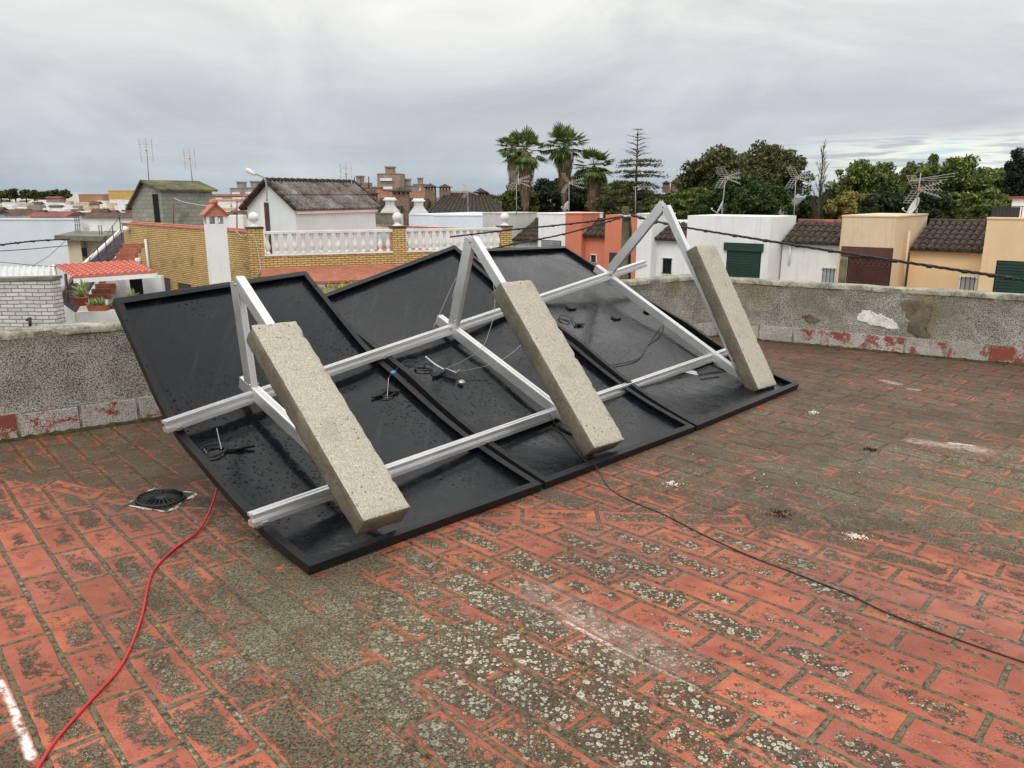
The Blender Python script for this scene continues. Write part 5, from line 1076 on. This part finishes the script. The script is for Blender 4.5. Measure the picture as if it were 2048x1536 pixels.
FIB=M('weathered_fibre_cement',lin(128,118,112),.9,var=.3,vs=2,fine=14,bump=.3,col2=lin(66,60,56),blot=(lin(150,150,150),.55,.6),blots=1.4)
C3=at(593,460,29)
T,pk=hut(C3,4.6,2.42,at(593,415,29).z,at(535,364,29.6).z,zr-.45,'small white stair hut with a grey corrugated gable roof and a narrow dark door',PINK,FIB)
gn=-A3; DR=M('dark_brown_door',lin(74,62,56),.6,bump=.1); q0=onpl(529,513,C3,A3); q1=onpl(545,513,C3,A3); b=MB(); zd=onpl(537,405,C3,A3).z; dd=(zc(q1,0)-zc(q0,0)); b.obox(zc(q0,zr-.4)+gn*.03,dd*.45,-gn*.05,UPV*(zd-zr+.4)); b.build('door_jamb',WH,T); b=MB(); b.obox(zc(q0,zr-.4)+dd*.45+gn*.02,dd*.55,-gn*.05,UPV*(zd-zr+.4)); b.build('door',DR,T)
b=MB(); cn=V((A3.y,-A3.x,0)); b.obox(zc(C3,at(593,420,29).z)+cn*.03,A3*4.6,cn*.09,-UPV*.14); b.build('gutter',WH,T)
# --- grey block hut ---
C4=at(325,420,38)
T,pk=hut(C4,3.0,2.25,at(325,380,38).z,at(300,364,38.4).z,at(325,470,38).z-.6,'grey concrete block hut with a mossy pitched slab roof and narrow doorway',BLKW,MOSR,.2,False,.0,at(272,412,39).z)
q0=onpl(314,470,C4,A3); q1=onpl(324,470,C4,A3); b=MB(); zd=onpl(318,388,C4,A3).z; dd=zc(q1,0)-zc(q0,0); b.obox(zc(q0,q0.z-.3)-A3*.04,dd,A3*.06,UPV*(zd-q0.z+.3)); b.build('doorway',DARKHOLE,T)
# white long parapet in front of the grey hut and behind the brick wall
def slabwall(u0,v0,D0,u1,v1,D1,hpx,th,mat,label,name='party_wall',cat='wall',back=0.,cap=None):
    A=at(u0,v0,D0); B=at(u1,v1,D1); z=(A.z+B.z)/2; d=zc(B,0)-zc(A,0); n=V((d.y,-d.x,0)).normalized(); n=n if n.y<0 else -n; T=thing(name,zc(A,GZ)+d/2,label,cat)
    b=MB(); b.hexa([zc(A,GZ),zc(B,GZ),zc(B,GZ)-n*th,zc(A,GZ)-n*th],[A,B,B-n*th,A-n*th]); b.build('wall',mat,T)
    b=MB(); k=[A+n*.03,B+n*.03,B-n*(th+.03),A-n*(th+.03)]; b.hexa(k,[p+UPV*.06 for p in k]); b.build('coping',cap or mat,T); return T
slabwall(262,446,34.2,500,462,31.0,0,.25,PINK,'low pinkish white parapet running behind the yellow brick wall',cap=TEJO)
slabwall(742,452,36,1000,462,31,0,.2,PINK,'long pale pink wall behind the right half of the balustrade',cap=TEJO)
slabwall(738,428,42,786,428,42,0,.3,ASH,'short grey stained wall right of the white stair hut')
slabwall(818,430,44,870,431,43,0,6,WHB,'first bluish white flat-roofed wall under the big dark roof')
slabwall(868,432,42,965,432,40,0,7,WHB,'second bluish white flat-roofed wall beside the row of terraced houses')
b=MB(); q=at(816,395,37); b.tube([q,at(816,450,37)],.03,5)
tag(b.build('vent_pipe',TEJR),'thin rusty red pipe standing left of the flat white walls','pipe')
for i,(u,v0,v1,D) in enumerate(((347,395,450,33.8),(474,400,460,31.5))): tag(MB().tube([at(u,v1,D),at(u,v0,D)],.025,5).build('clothes_line_post',TEJR),('rusty clothes line post in front of the grey hut','rusty clothes line post left of the white hut')[i],'post')
cable([at(347,396,33.8),at(372,405,33.4),at(420,411,32.8),at(474,402,31.5),at(496,384,30.5)],.012,'pale clothes line strung from the grey hut to the white hut',0,'clothes_line',None,WPL)
# street lamp
T=thing('street_lamp',at(533,400,28.6),'white street lamp head on an angled arm at the gable of the white hut','street lamp'); b=MB(); b.tube(spline([at(534,402,28.5),at(532,365,28.5),at(524,353,28.5),at(509,347,28.5)]),.035,6); b.build('arm',MAST,T)
b=MB(); hd=(at(491,338,28.5)-at(511,350,28.5)); b.lathe(at(511,350,28.5),[(.02,0),(.05,.02),(.07,hd.length*.35),(.095,hd.length*.7),(.06,hd.length*.95),(.01,hd.length)],12,hd); b.build('lamp_head',BAL,T)
# --- far left: big bluish wall, shed, corrugated roof, painted brick wall ---
T=slabwall(-160,440,31,157,440,33,0,.3,WHB,'large plain bluish white house wall at the far left','house_wall'); 
CORR=M('white_corrugated_sheet',lin(206,208,206),.7,var=.1,bump=.1); T=thing('lean_to_roof',at(40,556,17),'white corrugated lean-to roof behind the painted brick wall','roof')
b=MB(); EL,ER=at(-80,562,16.5),at(98,562,16.5); RL_,RR_=at(-80,533,19),at(100,533,19); n=90; b.grid(lambda a,c:EL.lerp(ER,a).lerp(RL_.lerp(RR_,a),c)+UPV*(.02*math.sin(a*n)),180,2,True); b.fixn=False; b.build('sheet',CORR,T); b=MB(); b.hexa([zc(p,GZ) for p in (EL,ER,RR_,RL_)],[zc(p,EL.z-.12) for p in (EL,ER,RR_,RL_)]); b.build('shed_wall',WHB,T)
A=at(-70,564,15.2); B=at(103,560,15.2); T=thing('brick_wall',zc(B,GZ),'white-painted brick wall with a weathered top at the far left','wall'); b=MB(); b.hexa([zc(A,GZ),zc(B,GZ),zc(B,GZ)+V((0,.3,0)),zc(A,GZ)+V((0,.3,0))],[A,B,B+V((0,.3,0)),A+V((0,.3,0))]); b.build('wall',WB,T); b=MB(); k=[A+V((0,-.03,0)),B+V((.03,-.03,0)),B+V((.03,.33,0)),A+V((0,.33,0))]; b.hexa(k,[p+UPV*.06 for p in k]); b.build('coping',ASH,T); b=MB(); b.tube([at(54,640,15.1),at(60,636,15.0),at(60,655,15.0)],.03,5); b.build('hook',BARM,T)
# grey shed with flat slab
T=thing('cement_shed',zc(at(180,480,28),GZ),'unfinished grey cement shed with a flat slab roof left of the tiled stairway','shed')
k=[at(108,471,27),at(212,478,26.4),at(240,463,30),at(150,464,30.5)]; zs=k[0].z; k=[zc(p,zs) for p in k]; b=MB(); b.ext(k,UPV*-.16); b.build('slab_roof',ASH,T)
b=MB(); P=[at(134,480,27.2),at(160,480,27.0)]; b.obox(zc(P[0],GZ),zc(P[1],0)-zc(P[0],0),V((0,.25,0)),UPV*(zs-.16-GZ)); b.obox(zc(at(160,500,27.4),GZ),zc(at(220,500,26.9),0)-zc(at(160,500,27.4),0),V((0,.2,0)),UPV*(zs-.16-GZ)); b.build('wall',CRM,T)
q=at(169,513,27.0); b=MB(); b.obox(zc(q,q.z)-V((0,.12,0)),V((.14,0,0)),V((0,.05,0)),UPV*.3); b.build('window',DARKHOLE,T); b=MB()
for u in (152,156,160): b.tube([at(u,466,29),at(u-3,432,29)],.012,4)
for v in (440,450,460): b.tube([at(149,v,29),at(161,v,29)],.01,4)
for u in (199,204): b.tube([at(u,470,27),at(u-2,450,27)],.012,4)
b.build('rebar',BARM,T)
# stairway with patterned tile parapet
PAT=brickmat('grey_patterned_tile',lin(128,126,138),lin(112,108,118),lin(90,86,92),.2,.2,.01,.25,.2); DBL=M('navy_glazed_tile',lin(46,58,84),.35,var=.2,fine=30,bump=.1,blot=(lin(170,180,190),.60),blots=9)
T=thing('stairway',zc(at(200,520,25),GZ),'outside stairway with a patterned grey tile parapet edged in navy, rising to the brick house','stairway')
def Pq(u,v,D): return at(u,v,D)
s0,s1_,s2_,s3_=Pq(120,588,23),Pq(166,534,24.5),Pq(241,465,26.5),Pq(243,492,26.5); s4,s5=Pq(205,560,24.7),Pq(124,640,23)
b=MB(); b.ext([s0,s1_,s2_,s3_,Pq(196,545,25.2),Pq(124,660,23)],V((.05,.12,0))); b.build('tile_parapet',PAT,T)
b=MB(); b.ext([s0,s1_,s2_,s2_+UPV*-.13,s1_+UPV*-.16,s0-UPV*.16],V((-.02,-.04,0))); b.build('navy_edge',DBL,T); b=MB(); b.tube([s0+UPV*.05,s1_+UPV*.05,s2_+UPV*.05],.06,5); b.build('parapet_top',WH,T)
b=MB(); n=11
a0,a1=Pq(176,600,24.2),Pq(252,488,26.4)
for i in range(n):
    p=a0.lerp(a1,i/n); b.obox(p,V((.55,.15,0)),(a1-a0)*(1/n)*.9+V((0,0,-((a1-a0)*(1/n)*.9).z)),UPV*(a1.z-a0.z)/n*1.15)
b.build('steps',TERR,T); b=MB()
for e in (.35,.75): b.tube([Pq(170,590,23.9)+UPV*e,Pq(244,480,26.2)+UPV*e],.009,4)
for i in range(6): q=Pq(170,590,23.9).lerp(Pq(244,480,26.2),i/5); b.tube([q,q+UPV*.8],.015,4)
b.build('handrail',BARM,T)
# pergola
D1=21.6; T=thing('patio_roof',zc(at(200,600,D1),GZ),'red plastic roof-tile canopy over the patio, carried by thin posts','canopy')
e0,e1=at(146,556,20.8),at(312,545,21.6); r1_,r0=at(268,523,24.6),at(107,532,23.6); b=MB(); tile_roof(b,e0,e1,r1_,r0,.17,.03,.42); CANT=M('red_plastic_tile',lin(206,118,100),.55,var=.10,vs=2,fine=12,bump=.1); b.build('tile_sheet',CANT,T)
b=MB(); b.obox(e0-UPV*.14,(e1-e0),V((0,.1,0)),UPV*.12); b.build('front_beam',WH,T); b=MB(); b.tube([e0+V((.15,.05,-.1)),at(178,613,21)],.07,8); b.build('white_post',WH,T); b=MB(); b.tube([r0,at(120,606,22.4)],.06,6); b.build('white_post',WH,T)
b=MB(); b.tube([at(131,548,21.6),at(136,606,21.3)],.04,5); b.build('brown_post',BRN,T); b=MB(); b.tube([at(153,556,20.9),at(156,600,21)],.03,5); b.build('brown_post',BRN,T)
# patio back wall and low wall
T=thing('patio_wall',zc(at(220,600,24),GZ),'white patio back wall with a pale door under the red canopy','wall'); b=MB(); A=at(170,552,25.5); B=at(322,552,25); b.hexa([zc(A,GZ),zc(B,GZ),zc(B,GZ)+V((0,.2,0)),zc(A,GZ)+V((0,.2,0))],[A,B,B+V((0,.2,0)),A+V((0,.2,0))]); b.build('wall',WH,T); b=MB(); q=at(217,606,24.8); b.obox(q,V((.57,0,0)),V((0,.05,0)),UPV*.75); b.build('pale_door',BAL,T); b=MB(); q=at(264,606,24.6); b.obox(q-UPV*.3,V((.38,0,0)),V((0,.05,0)),UPV*1.15); b.build('dark_doorway',DARKHOLE,T); b=MB(); q=at(184,606,24.9); b.obox(q,V((.4,0,0)),V((0,.05,0)),UPV*.1); b.build('dark_plinth',DBL,T)
T=thing('low_garden_wall',zc(at(180,640,20),GZ),'low white patio wall with blue inner edge carrying the flower pots','wall'); b=MB(); P5=[at(103,560,15.6),at(112,598,18),at(150,625,19.4),at(246,616,19.4)]
for i in range(3):
    A,B=P5[i],P5[i+1]; d=zc(B,0)-zc(A,0); n=V((-d.y,d.x,0)).normalized()*.16; b.hexa([zc(A,GZ),zc(B,GZ),zc(B,GZ)+n,zc(A,GZ)+n],[A,B,B+n,A+n])
b.build('wall',WH,T); b=MB(); A,B=at(113,576,18.6),at(124,604,19.2); b.obox(A-UPV*.5,zc(B,0)-zc(A,0),V((.03,0,0)),UPV*.5); b.build('blue_panel',M('blue_paint',lin(28,38,120),.6,bump=0),T)
POT=M('terracotta_pot',lin(168,92,68),.8,var=.15,bump=.2); SPK=foliage('spiky_leaf',lin(90,112,60),lin(136,152,92),lin(184,190,140))
def pot(u,v,D,w,h,lab,trough,nl,L,seed):
    rnd=random.Random(seed); P=at(u,v,D); T=thing('potted_plant',P,lab,'plant','potted plants on the patio wall'); b=MB()
    if trough: b.hexa([P+V((x,y,0)) for x,y in((-w*.45,-.1),(w*.45,-.1),(w*.45,.1),(-w*.45,.1))],[P+V((x,y,h)) for x,y in((-w*.5,-.12),(w*.5,-.12),(w*.5,.12),(-w*.5,.12))])
    else: b.lathe(P,[(w*.35,0),(w*.48,h*.85),(w*.54,h*.86),(w*.54,h),(w*.02,h)],12)
    b.build('pot',POT,T); f=MB(); f.fixn=False
    for i in range(nl):
        p=P+V((rnd.uniform(-w*.4,w*.4) if trough else rnd.uniform(-.05,.05),rnd.uniform(-.06,.06),h)); a=rnd.uniform(0,6.28); el=rnd.uniform(.15,1.4); d=V((math.cos(a)*math.cos(el),math.sin(a)*math.cos(el),math.sin(el))); l=L*rnd.uniform(.6,1.1); s_=d.cross(UPV).normalized()*.014; m_=p+d*l*.6; e=p+d*l-UPV*.12*l
        k=len(f.v); f.v+=[p-s_,p+s_,m_+s_,m_-s_,e]; f.f+=[(k,k+1,k+2,k+3),(k+3,k+2,k+4)]; f.sm+=[False]*2; f.mi+=[0]*2
    f.build('leaves',SPK,T)
pot(163,611,19.2,.34,.22,'round pot with a spiky plant beside the white canopy post',False,60,.34,1); pot(198,621,18.9,.46,.13,'long terracotta trough of spiky leaves on the low white wall',True,90,.24,2); pot(266,612,19.4,.3,.2,'spiky plant half hidden behind the leftmost solar panel corner',False,60,.30,3); pot(224,618,19.1,.16,.10,'tiny pot of dark leaves next to the terracotta trough',False,25,.12,4)
pot(168,606,20.6,.3,.3,'dark tall spiky plant under the canopy by the stairway',False,60,.42,5)
# weeds behind the middle panels
WD=MB(); WD.fixn=False; rnd=random.Random(5)
for i in range(420):
    u=rnd.uniform(640,800); D=rnd.uniform(19,22); v=579-(u-640)*.14+rnd.gauss(0,5); leafq(WD,at(u,v,D),.05,rnd)
tag(WD.build('ivy',foliage('yellow_green_weed',lin(60,70,30),lin(120,120,40),lin(190,180,60))),kind='stuff')
T=thing('shed_roof',zc(at(700,575,20),GZ),'dull flat roof with weeds behind the joint of the left and middle solar panels','roof'); b=MB(); k=[at(600,606,18.5),at(900,576,18.5),at(900,566,22.5),at(600,580,22.5)]; zz=k[0].z; b.ext([zc(p,zz) for p in k],UPV*-.3); b.build('slab',ASH,T); b=MB(); k2=[zc(p,GZ) for p in k]; b.ext([zc(k2[0].lerp(k2[2],.02),GZ),zc(k2[1].lerp(k2[3],.02),GZ),zc(k2[2].lerp(k2[0],.02),GZ),zc(k2[3].lerp(k2[1],.02),GZ)],UPV*(zz-GZ-.3)); b.build('wall',CRM,T)
# --- big dark tiled roofs with ventilator chimneys, barn-shaped chimneys ---
BRK=M('brown_brick',lin(136,114,94),.9,var=.2,vs=4,fine=14,bump=.2)
def gable(u0,u1,ve,vr,D,dx,lab,mat,rmat,name='house',grp=None,ll=None,zbase=None,dpt=6.,hip=0.,teja=False):
    """ridge runs left-right; eave line pixel ve, ridge pixel vr"""
    A=at(u0,ve,D); B=at(u1,ve,D); zr_=at((u0+u1)/2,vr,D+dpt/2).z; T=thing(name,zc((A+B)/2,GZ),lab,'house',grp); b=MB(); zz=A.z; Bz=zc(B,zz); h=V((0,dpt,0))
    b.hexa([zc(A,GZ),zc(B,GZ),zc(B,GZ)+h,zc(A,GZ)+h],[A,Bz,Bz+h,A+h]); b.build('wall',mat,T); b=MB(); r0=zc(A,zr_)+h/2+V((hip,0,0)); r1_=zc(B,zr_)+h/2-V((hip,0,0)); o=V((0,-.3,-.05)); 
    if teja: tile_roof(b,A+o,Bz+o,r1_,r0,.25,.05,.5)
    else: b.hexa([A+o,Bz+o,r1_,r0],[p+UPV*.12 for p in (A+o,Bz+o,r1_,r0)])
    b.hexa([A+h,Bz+h,r1_-UPV*.01,r0-UPV*.01],[p+UPV*.12 for p in (A+h,Bz+h,r1_-UPV*.01,r0-UPV*.01)])
    b.ext([A,A+h,r0],V((.1,0,0))); b.ext([Bz,Bz+h,r1_],V((-.1,0,0))); b.build('roof',rmat,T); return T
def vent(u,vt,vb,D,label,w=.75):
    P=at(u,vb,D); z=at(u,vt,D).z; H_=z-P.z; base=.4 if w<.6 else 1.5; T=thing('ventilator_chimney',P-UPV*base,label,'chimney','brick ventilator chimneys with small tiled caps'); b=MB(); b.box(P+UPV*(H_*.22-base/2),(w,w,H_*.44+base)); 
    for x in (-.42,-.14,.14,.42): b.box(P+V((x*w,-.4*w,H_*.52)),(.12*w,.12*w,H_*.2)); b.box(P+V((x*w,.4*w,H_*.52)),(.12*w,.12*w,H_*.2))
    b.box(P+UPV*H_*.62,(w*1.0,w*1.0,.06)); b.build('stack',BRK,T); b=MB(); b.lathe(P+UPV*H_*.64,[(w*.82,0),(w*.5,H_*.12),(w*.28,H_*.24),(w*.1,H_*.3),(.06,H_*.36)],8); b.build('cap',TEJA,T)
gable(848,1003,426,388,52,0,'big house with a wide dark tiled roof and ventilator chimneys, left of the palms',BRK,TEJA,dpt=11,teja=True,hip=1.)
gable(742,800,428,400,50,0,'house with a dark tiled gable just right of the white stair hut',WH,TEJA,dpt=7,teja=True)
gable(790,850,428,399,53,0,'brown gabled house between the two white bottle-shaped chimneys',BRK,TEJA,dpt=8,teja=True)
gable(985,1003,418,405,60,0,'small white gable end at the left foot of the palms',WH,TEJA,dpt=6)
for a in ((743,380,402,54,'ventilator chimney nearest the white stair hut'),(802,373,402,52,'tallest ventilator chimney between the white hut and the big roof',1.0),(861,367,388,57,'left ventilator chimney of the pair on the big dark roof'),(890,368,388,57,'right ventilator chimney of the pair on the big dark roof'),(961,376,400,57,'ventilator chimney on the right part of the big dark roof'),(984,388,404,59,'small ventilator chimney beside the palms',.6),(1332,361,376,72,'left ventilator chimney among the trees',.55),(1349,360,376,72,'right ventilator chimney among the trees',.55),(728,390,402,56,'small dark ventilator chimney behind the roof edge of the white hut',.6)): vent(*a)
def bottle(u,vt,vb,D,lab):
    P=at(u,vb,D); H_=at(u,vt,D).z-P.z; T=thing('white_chimney',P-UPV*1,lab,'chimney','white bottle-shaped chimneys'); b=MB(); w=.95; b.box(P-UPV*.5,(w*1.15,w,1.0)); prof=[(.57,0),(.5,.18),(.34,.38),(.26,.52),(.26,.8)]
    for (a,h),(c,k) in zip(prof,prof[1:]): b.hexa([P+V((x*a*w,y*a*w*.8,h*H_)) for x,y in((-1,-1),(1,-1),(1,1),(-1,1))],[P+V((x*c*w,y*c*w*.8,k*H_)) for x,y in((-1,-1),(1,-1),(1,1),(-1,1))])
    b.build('shaft',GRYW,T); b=MB(); b.box(P+UPV*H_*.84,(w*.75,w*.6,H_*.08)); b.box(P+UPV*H_*.93,(w*.6,w*.45,H_*.1)); b.build('cap',WH,T)
bottle(781,394,428,46,'white bottle-shaped chimney nearest the stair hut'); bottle(838,396,430,46,'white bottle-shaped chimney left of the big dark roof')
# --- distant town ---
rnd=random.Random(77)
WN=M('window_dark',(.05,.055,.065),.3,bump=0)
TM={'w':M('town_white',lin(240,240,238),.9,var=.08,vs=.4,fine=2,bump=0),'c':M('town_cream',lin(214,196,164),.9,var=.1,vs=.4,fine=2,bump=0),'b':M('town_brown',lin(156,138,122),.9,var=.15,vs=.4,fine=2,bump=0),'o':M('town_orange_brick',lin(184,134,108),.9,var=.12,vs=.4,fine=2,bump=0),'g':M('town_grey',lin(150,146,140),.9,var=.1,vs=.4,fine=2,bump=0),'y':M('town_ochre',lin(208,168,104),.9,var=.1,bump=0,vs=.4,fine=2),'r':M('town_red_roof',lin(140,74,66),.9,var=.15,bump=0,vs=.4,fine=2),'t':M('town_tile_roof',lin(96,72,60),.95,var=.3,vs=1,fine=5,bump=0),'p':M('town_pink',lin(220,176,160),.9,var=.1,vs=.4,fine=2,bump=0)}
DESC={'w':'white','c':'cream','b':'brown','o':'orange brick','g':'grey','y':'ochre','p':'pinkish'}
def far_house(u0,u1,vt,D,wall,roof,label,grp='houses of the distant town',name='town_house',dpt=None,rv=5):
    A=at(u0,vt,D); B=at(u1,vt,D); z=A.z; w=B.x-A.x; dpt=dpt or min(w,12)*.8; T=thing(name,V(((A.x+B.x)/2,A.y,GZ)),label,'house',grp); b=MB(); b.box(V(((A.x+B.x)/2,A.y+dpt/2,(z+GZ)/2)),(w,dpt,z-GZ))
    if roof=='f': b.box(V(((A.x+B.x)/2,A.y+dpt/2,z+.12)),(w*1.02,dpt*1.03,.25))
    b.build('wall',TM[wall],T)
    if roof in 'tr':
        hr=at(u0,vt-rv,D).z-z; b=MB(); o=.3; P=[V((A.x-o,A.y-o,z)),V((B.x+o,A.y-o,z)),V((B.x+o,A.y+dpt+o,z)),V((A.x-o,A.y+dpt+o,z))]; r0=V((A.x-o,A.y+dpt/2,z+hr)); r1_=V((B.x+o,A.y+dpt/2,z+hr)); b.add(P+[r0,r1_],[(0,1,5,4),(2,3,4,5),(0,4,3),(1,2,5),(0,3,2,1)]); b.build('roof',TM[roof],T)
    n=max(1,int(w/3.2)); fl=max(1,min(5,int((z-at(u0,vt+30,D).z)/2.9))); 
    for k in range(fl):
        for i in range(n):
            if rnd.random()<.35 or D>160: continue
            x=A.x+w*(i+.5)/n; zz=z-1.7-k*2.9; q=MB(); q.box(V((x,A.y-.02,zz)),(1.0,.1,1.2)); q.build('window',WN,T)
    return T
ADJ=['broad','narrow','low','tall','squat','plain','weathered','small','long','boxy']
def where(u,D):
    a='far left edge' if u<60 else 'left third' if u<160 else 'left of the grey hut' if u<265 else 'between the two huts' if u<495 else 'right of the white hut'
    return a
rows=[(397,300,'wwcwwow','tffff'),(403,230,'wwwcwow','fffft'),(409,175,'wwwcwww','tffff'),(417,130,'wwwcwwg','ftfff'),(425,100,'wwwww','tftf'),(432,80,'wwwwc','tftt')]
cnt={}
for vt0,D,ws,rs in rows:
    u=-40
    while u<500:
        w=rnd.uniform(13,30)*(1.25 if D<110 else 1. if D<200 else .7); wl=rnd.choice(ws); rf=rnd.choice(rs); vt=vt0+rnd.uniform(-4,4); DD_=D*rnd.uniform(.9,1.12)
        if not (268<u and u+w<398 and D>1) and not (497<u):
            key=(wl,rf,where(u,D),vt0); cnt[key]=cnt.get(key,0)+1
            rd={'t':'tile-roofed','r':'red-roofed','f':'flat-roofed'}[rf]; dist={397:'on the skyline row',403:'in the second farthest row',409:'in the third farthest row',417:'in the middle rows',425:'in the second nearest row',432:'in the nearest row'}[vt0]
            far_house(u,u+w,vt,DD_,wl,rf,'%s %s distant house %s, %s'%(rd,DESC[wl],dist,where(u,D)),'%s %s houses of the town %s, %s'%(rd,DESC[wl],dist,where(u,D)),rv=rnd.uniform(4,9)*80/D*1.4)
        u+=w*rnd.uniform(.85,1.35)
far_house(216,272,382,260,'y','f','long ochre building on the skyline left of the grey hut',None)
far_house(128,166,387,240,'w','f','tall white building on the skyline at the left',None)
far_house(157,200,390,230,'o','f','long orange brick building on the skyline beside the white tower',None)
far_house(92,118,396,200,'b','r','brown house with a red roof under the far trees',None,rv=3)
far_house(300,500,392,300,'b','r','long low reddish roofs on the skyline between the two huts',None,rv=4)
far_house(400,470,400,200,'p','f','pale pink low building between the two huts',None)
def block(u0,u1,vt,D,label,wall,cap=True,steps=()):
    T=far_house(u0,u1,vt,D,wall,'f',label,'apartment blocks on the skyline','apartment_block',14); c=at((u0+u1)/2,vt,D); w=(u1-u0)/F*D
    if cap: b=MB(); b.box(c+V((0,5,1.2)),(w*.35,5,2.4)); b.box(c+V((0,5,2.6)),(w*.42,6,.4)); b.build('roof_house',TM[wall],T)
    for k in range(3): b=MB(); b.box(c+V((-w*.1,-.5,-2.-k*3.)),(w*.5,1.,.9)); b.build('balcony',TM['w'],T)
block(460,492,377,330,'left grey apartment block on the skyline','g'); block(488,517,376,325,'right grey-brown apartment block next to the street lamp','g')
block(754,800,348,300,'tallest apartment tower on the skyline','b'); block(700,732,366,310,'stepped apartment block left of the tallest tower','b'); block(790,830,372,310,'apartment block just right of the tallest tower','g'); block(826,850,369,330,'apartment block in front of the big roof chimneys','b'); block(945,975,384,340,'low apartment block above the right end of the big roof','c',False)
block(900,940,382,340,'low apartment block behind the chimney pair','c',False)
for i,(u0,u1,vt,w_) in enumerate(((705,745,382,'o'),(740,775,385,'o'),(772,815,381,'o'),(812,850,384,'o'),(716,760,376,'o'),(590,705,392,'b'))): far_house(u0,u1,vt,200+i*12,w_,'f' if i%2 else 't',('first','second','third','fourth','rear','long low')[i]+' orange brick house below the tallest tower, counted from the left',None,rv=3)
for i,(u0,u1,v,D) in enumerate(((-10,34,430,75),(176,262,434,64),(60,128,433,66),(-60,-14,428,60))): far_house(u0,u1,v,D,'w','t' if i!=2 else 'r',('white house with a dark gable above the big blue-white wall','long white house with a dark roof left of the grey hut','white house with a bright red roof above the blue-white wall','white gabled house cut by the left edge')[i],None,rv=8)
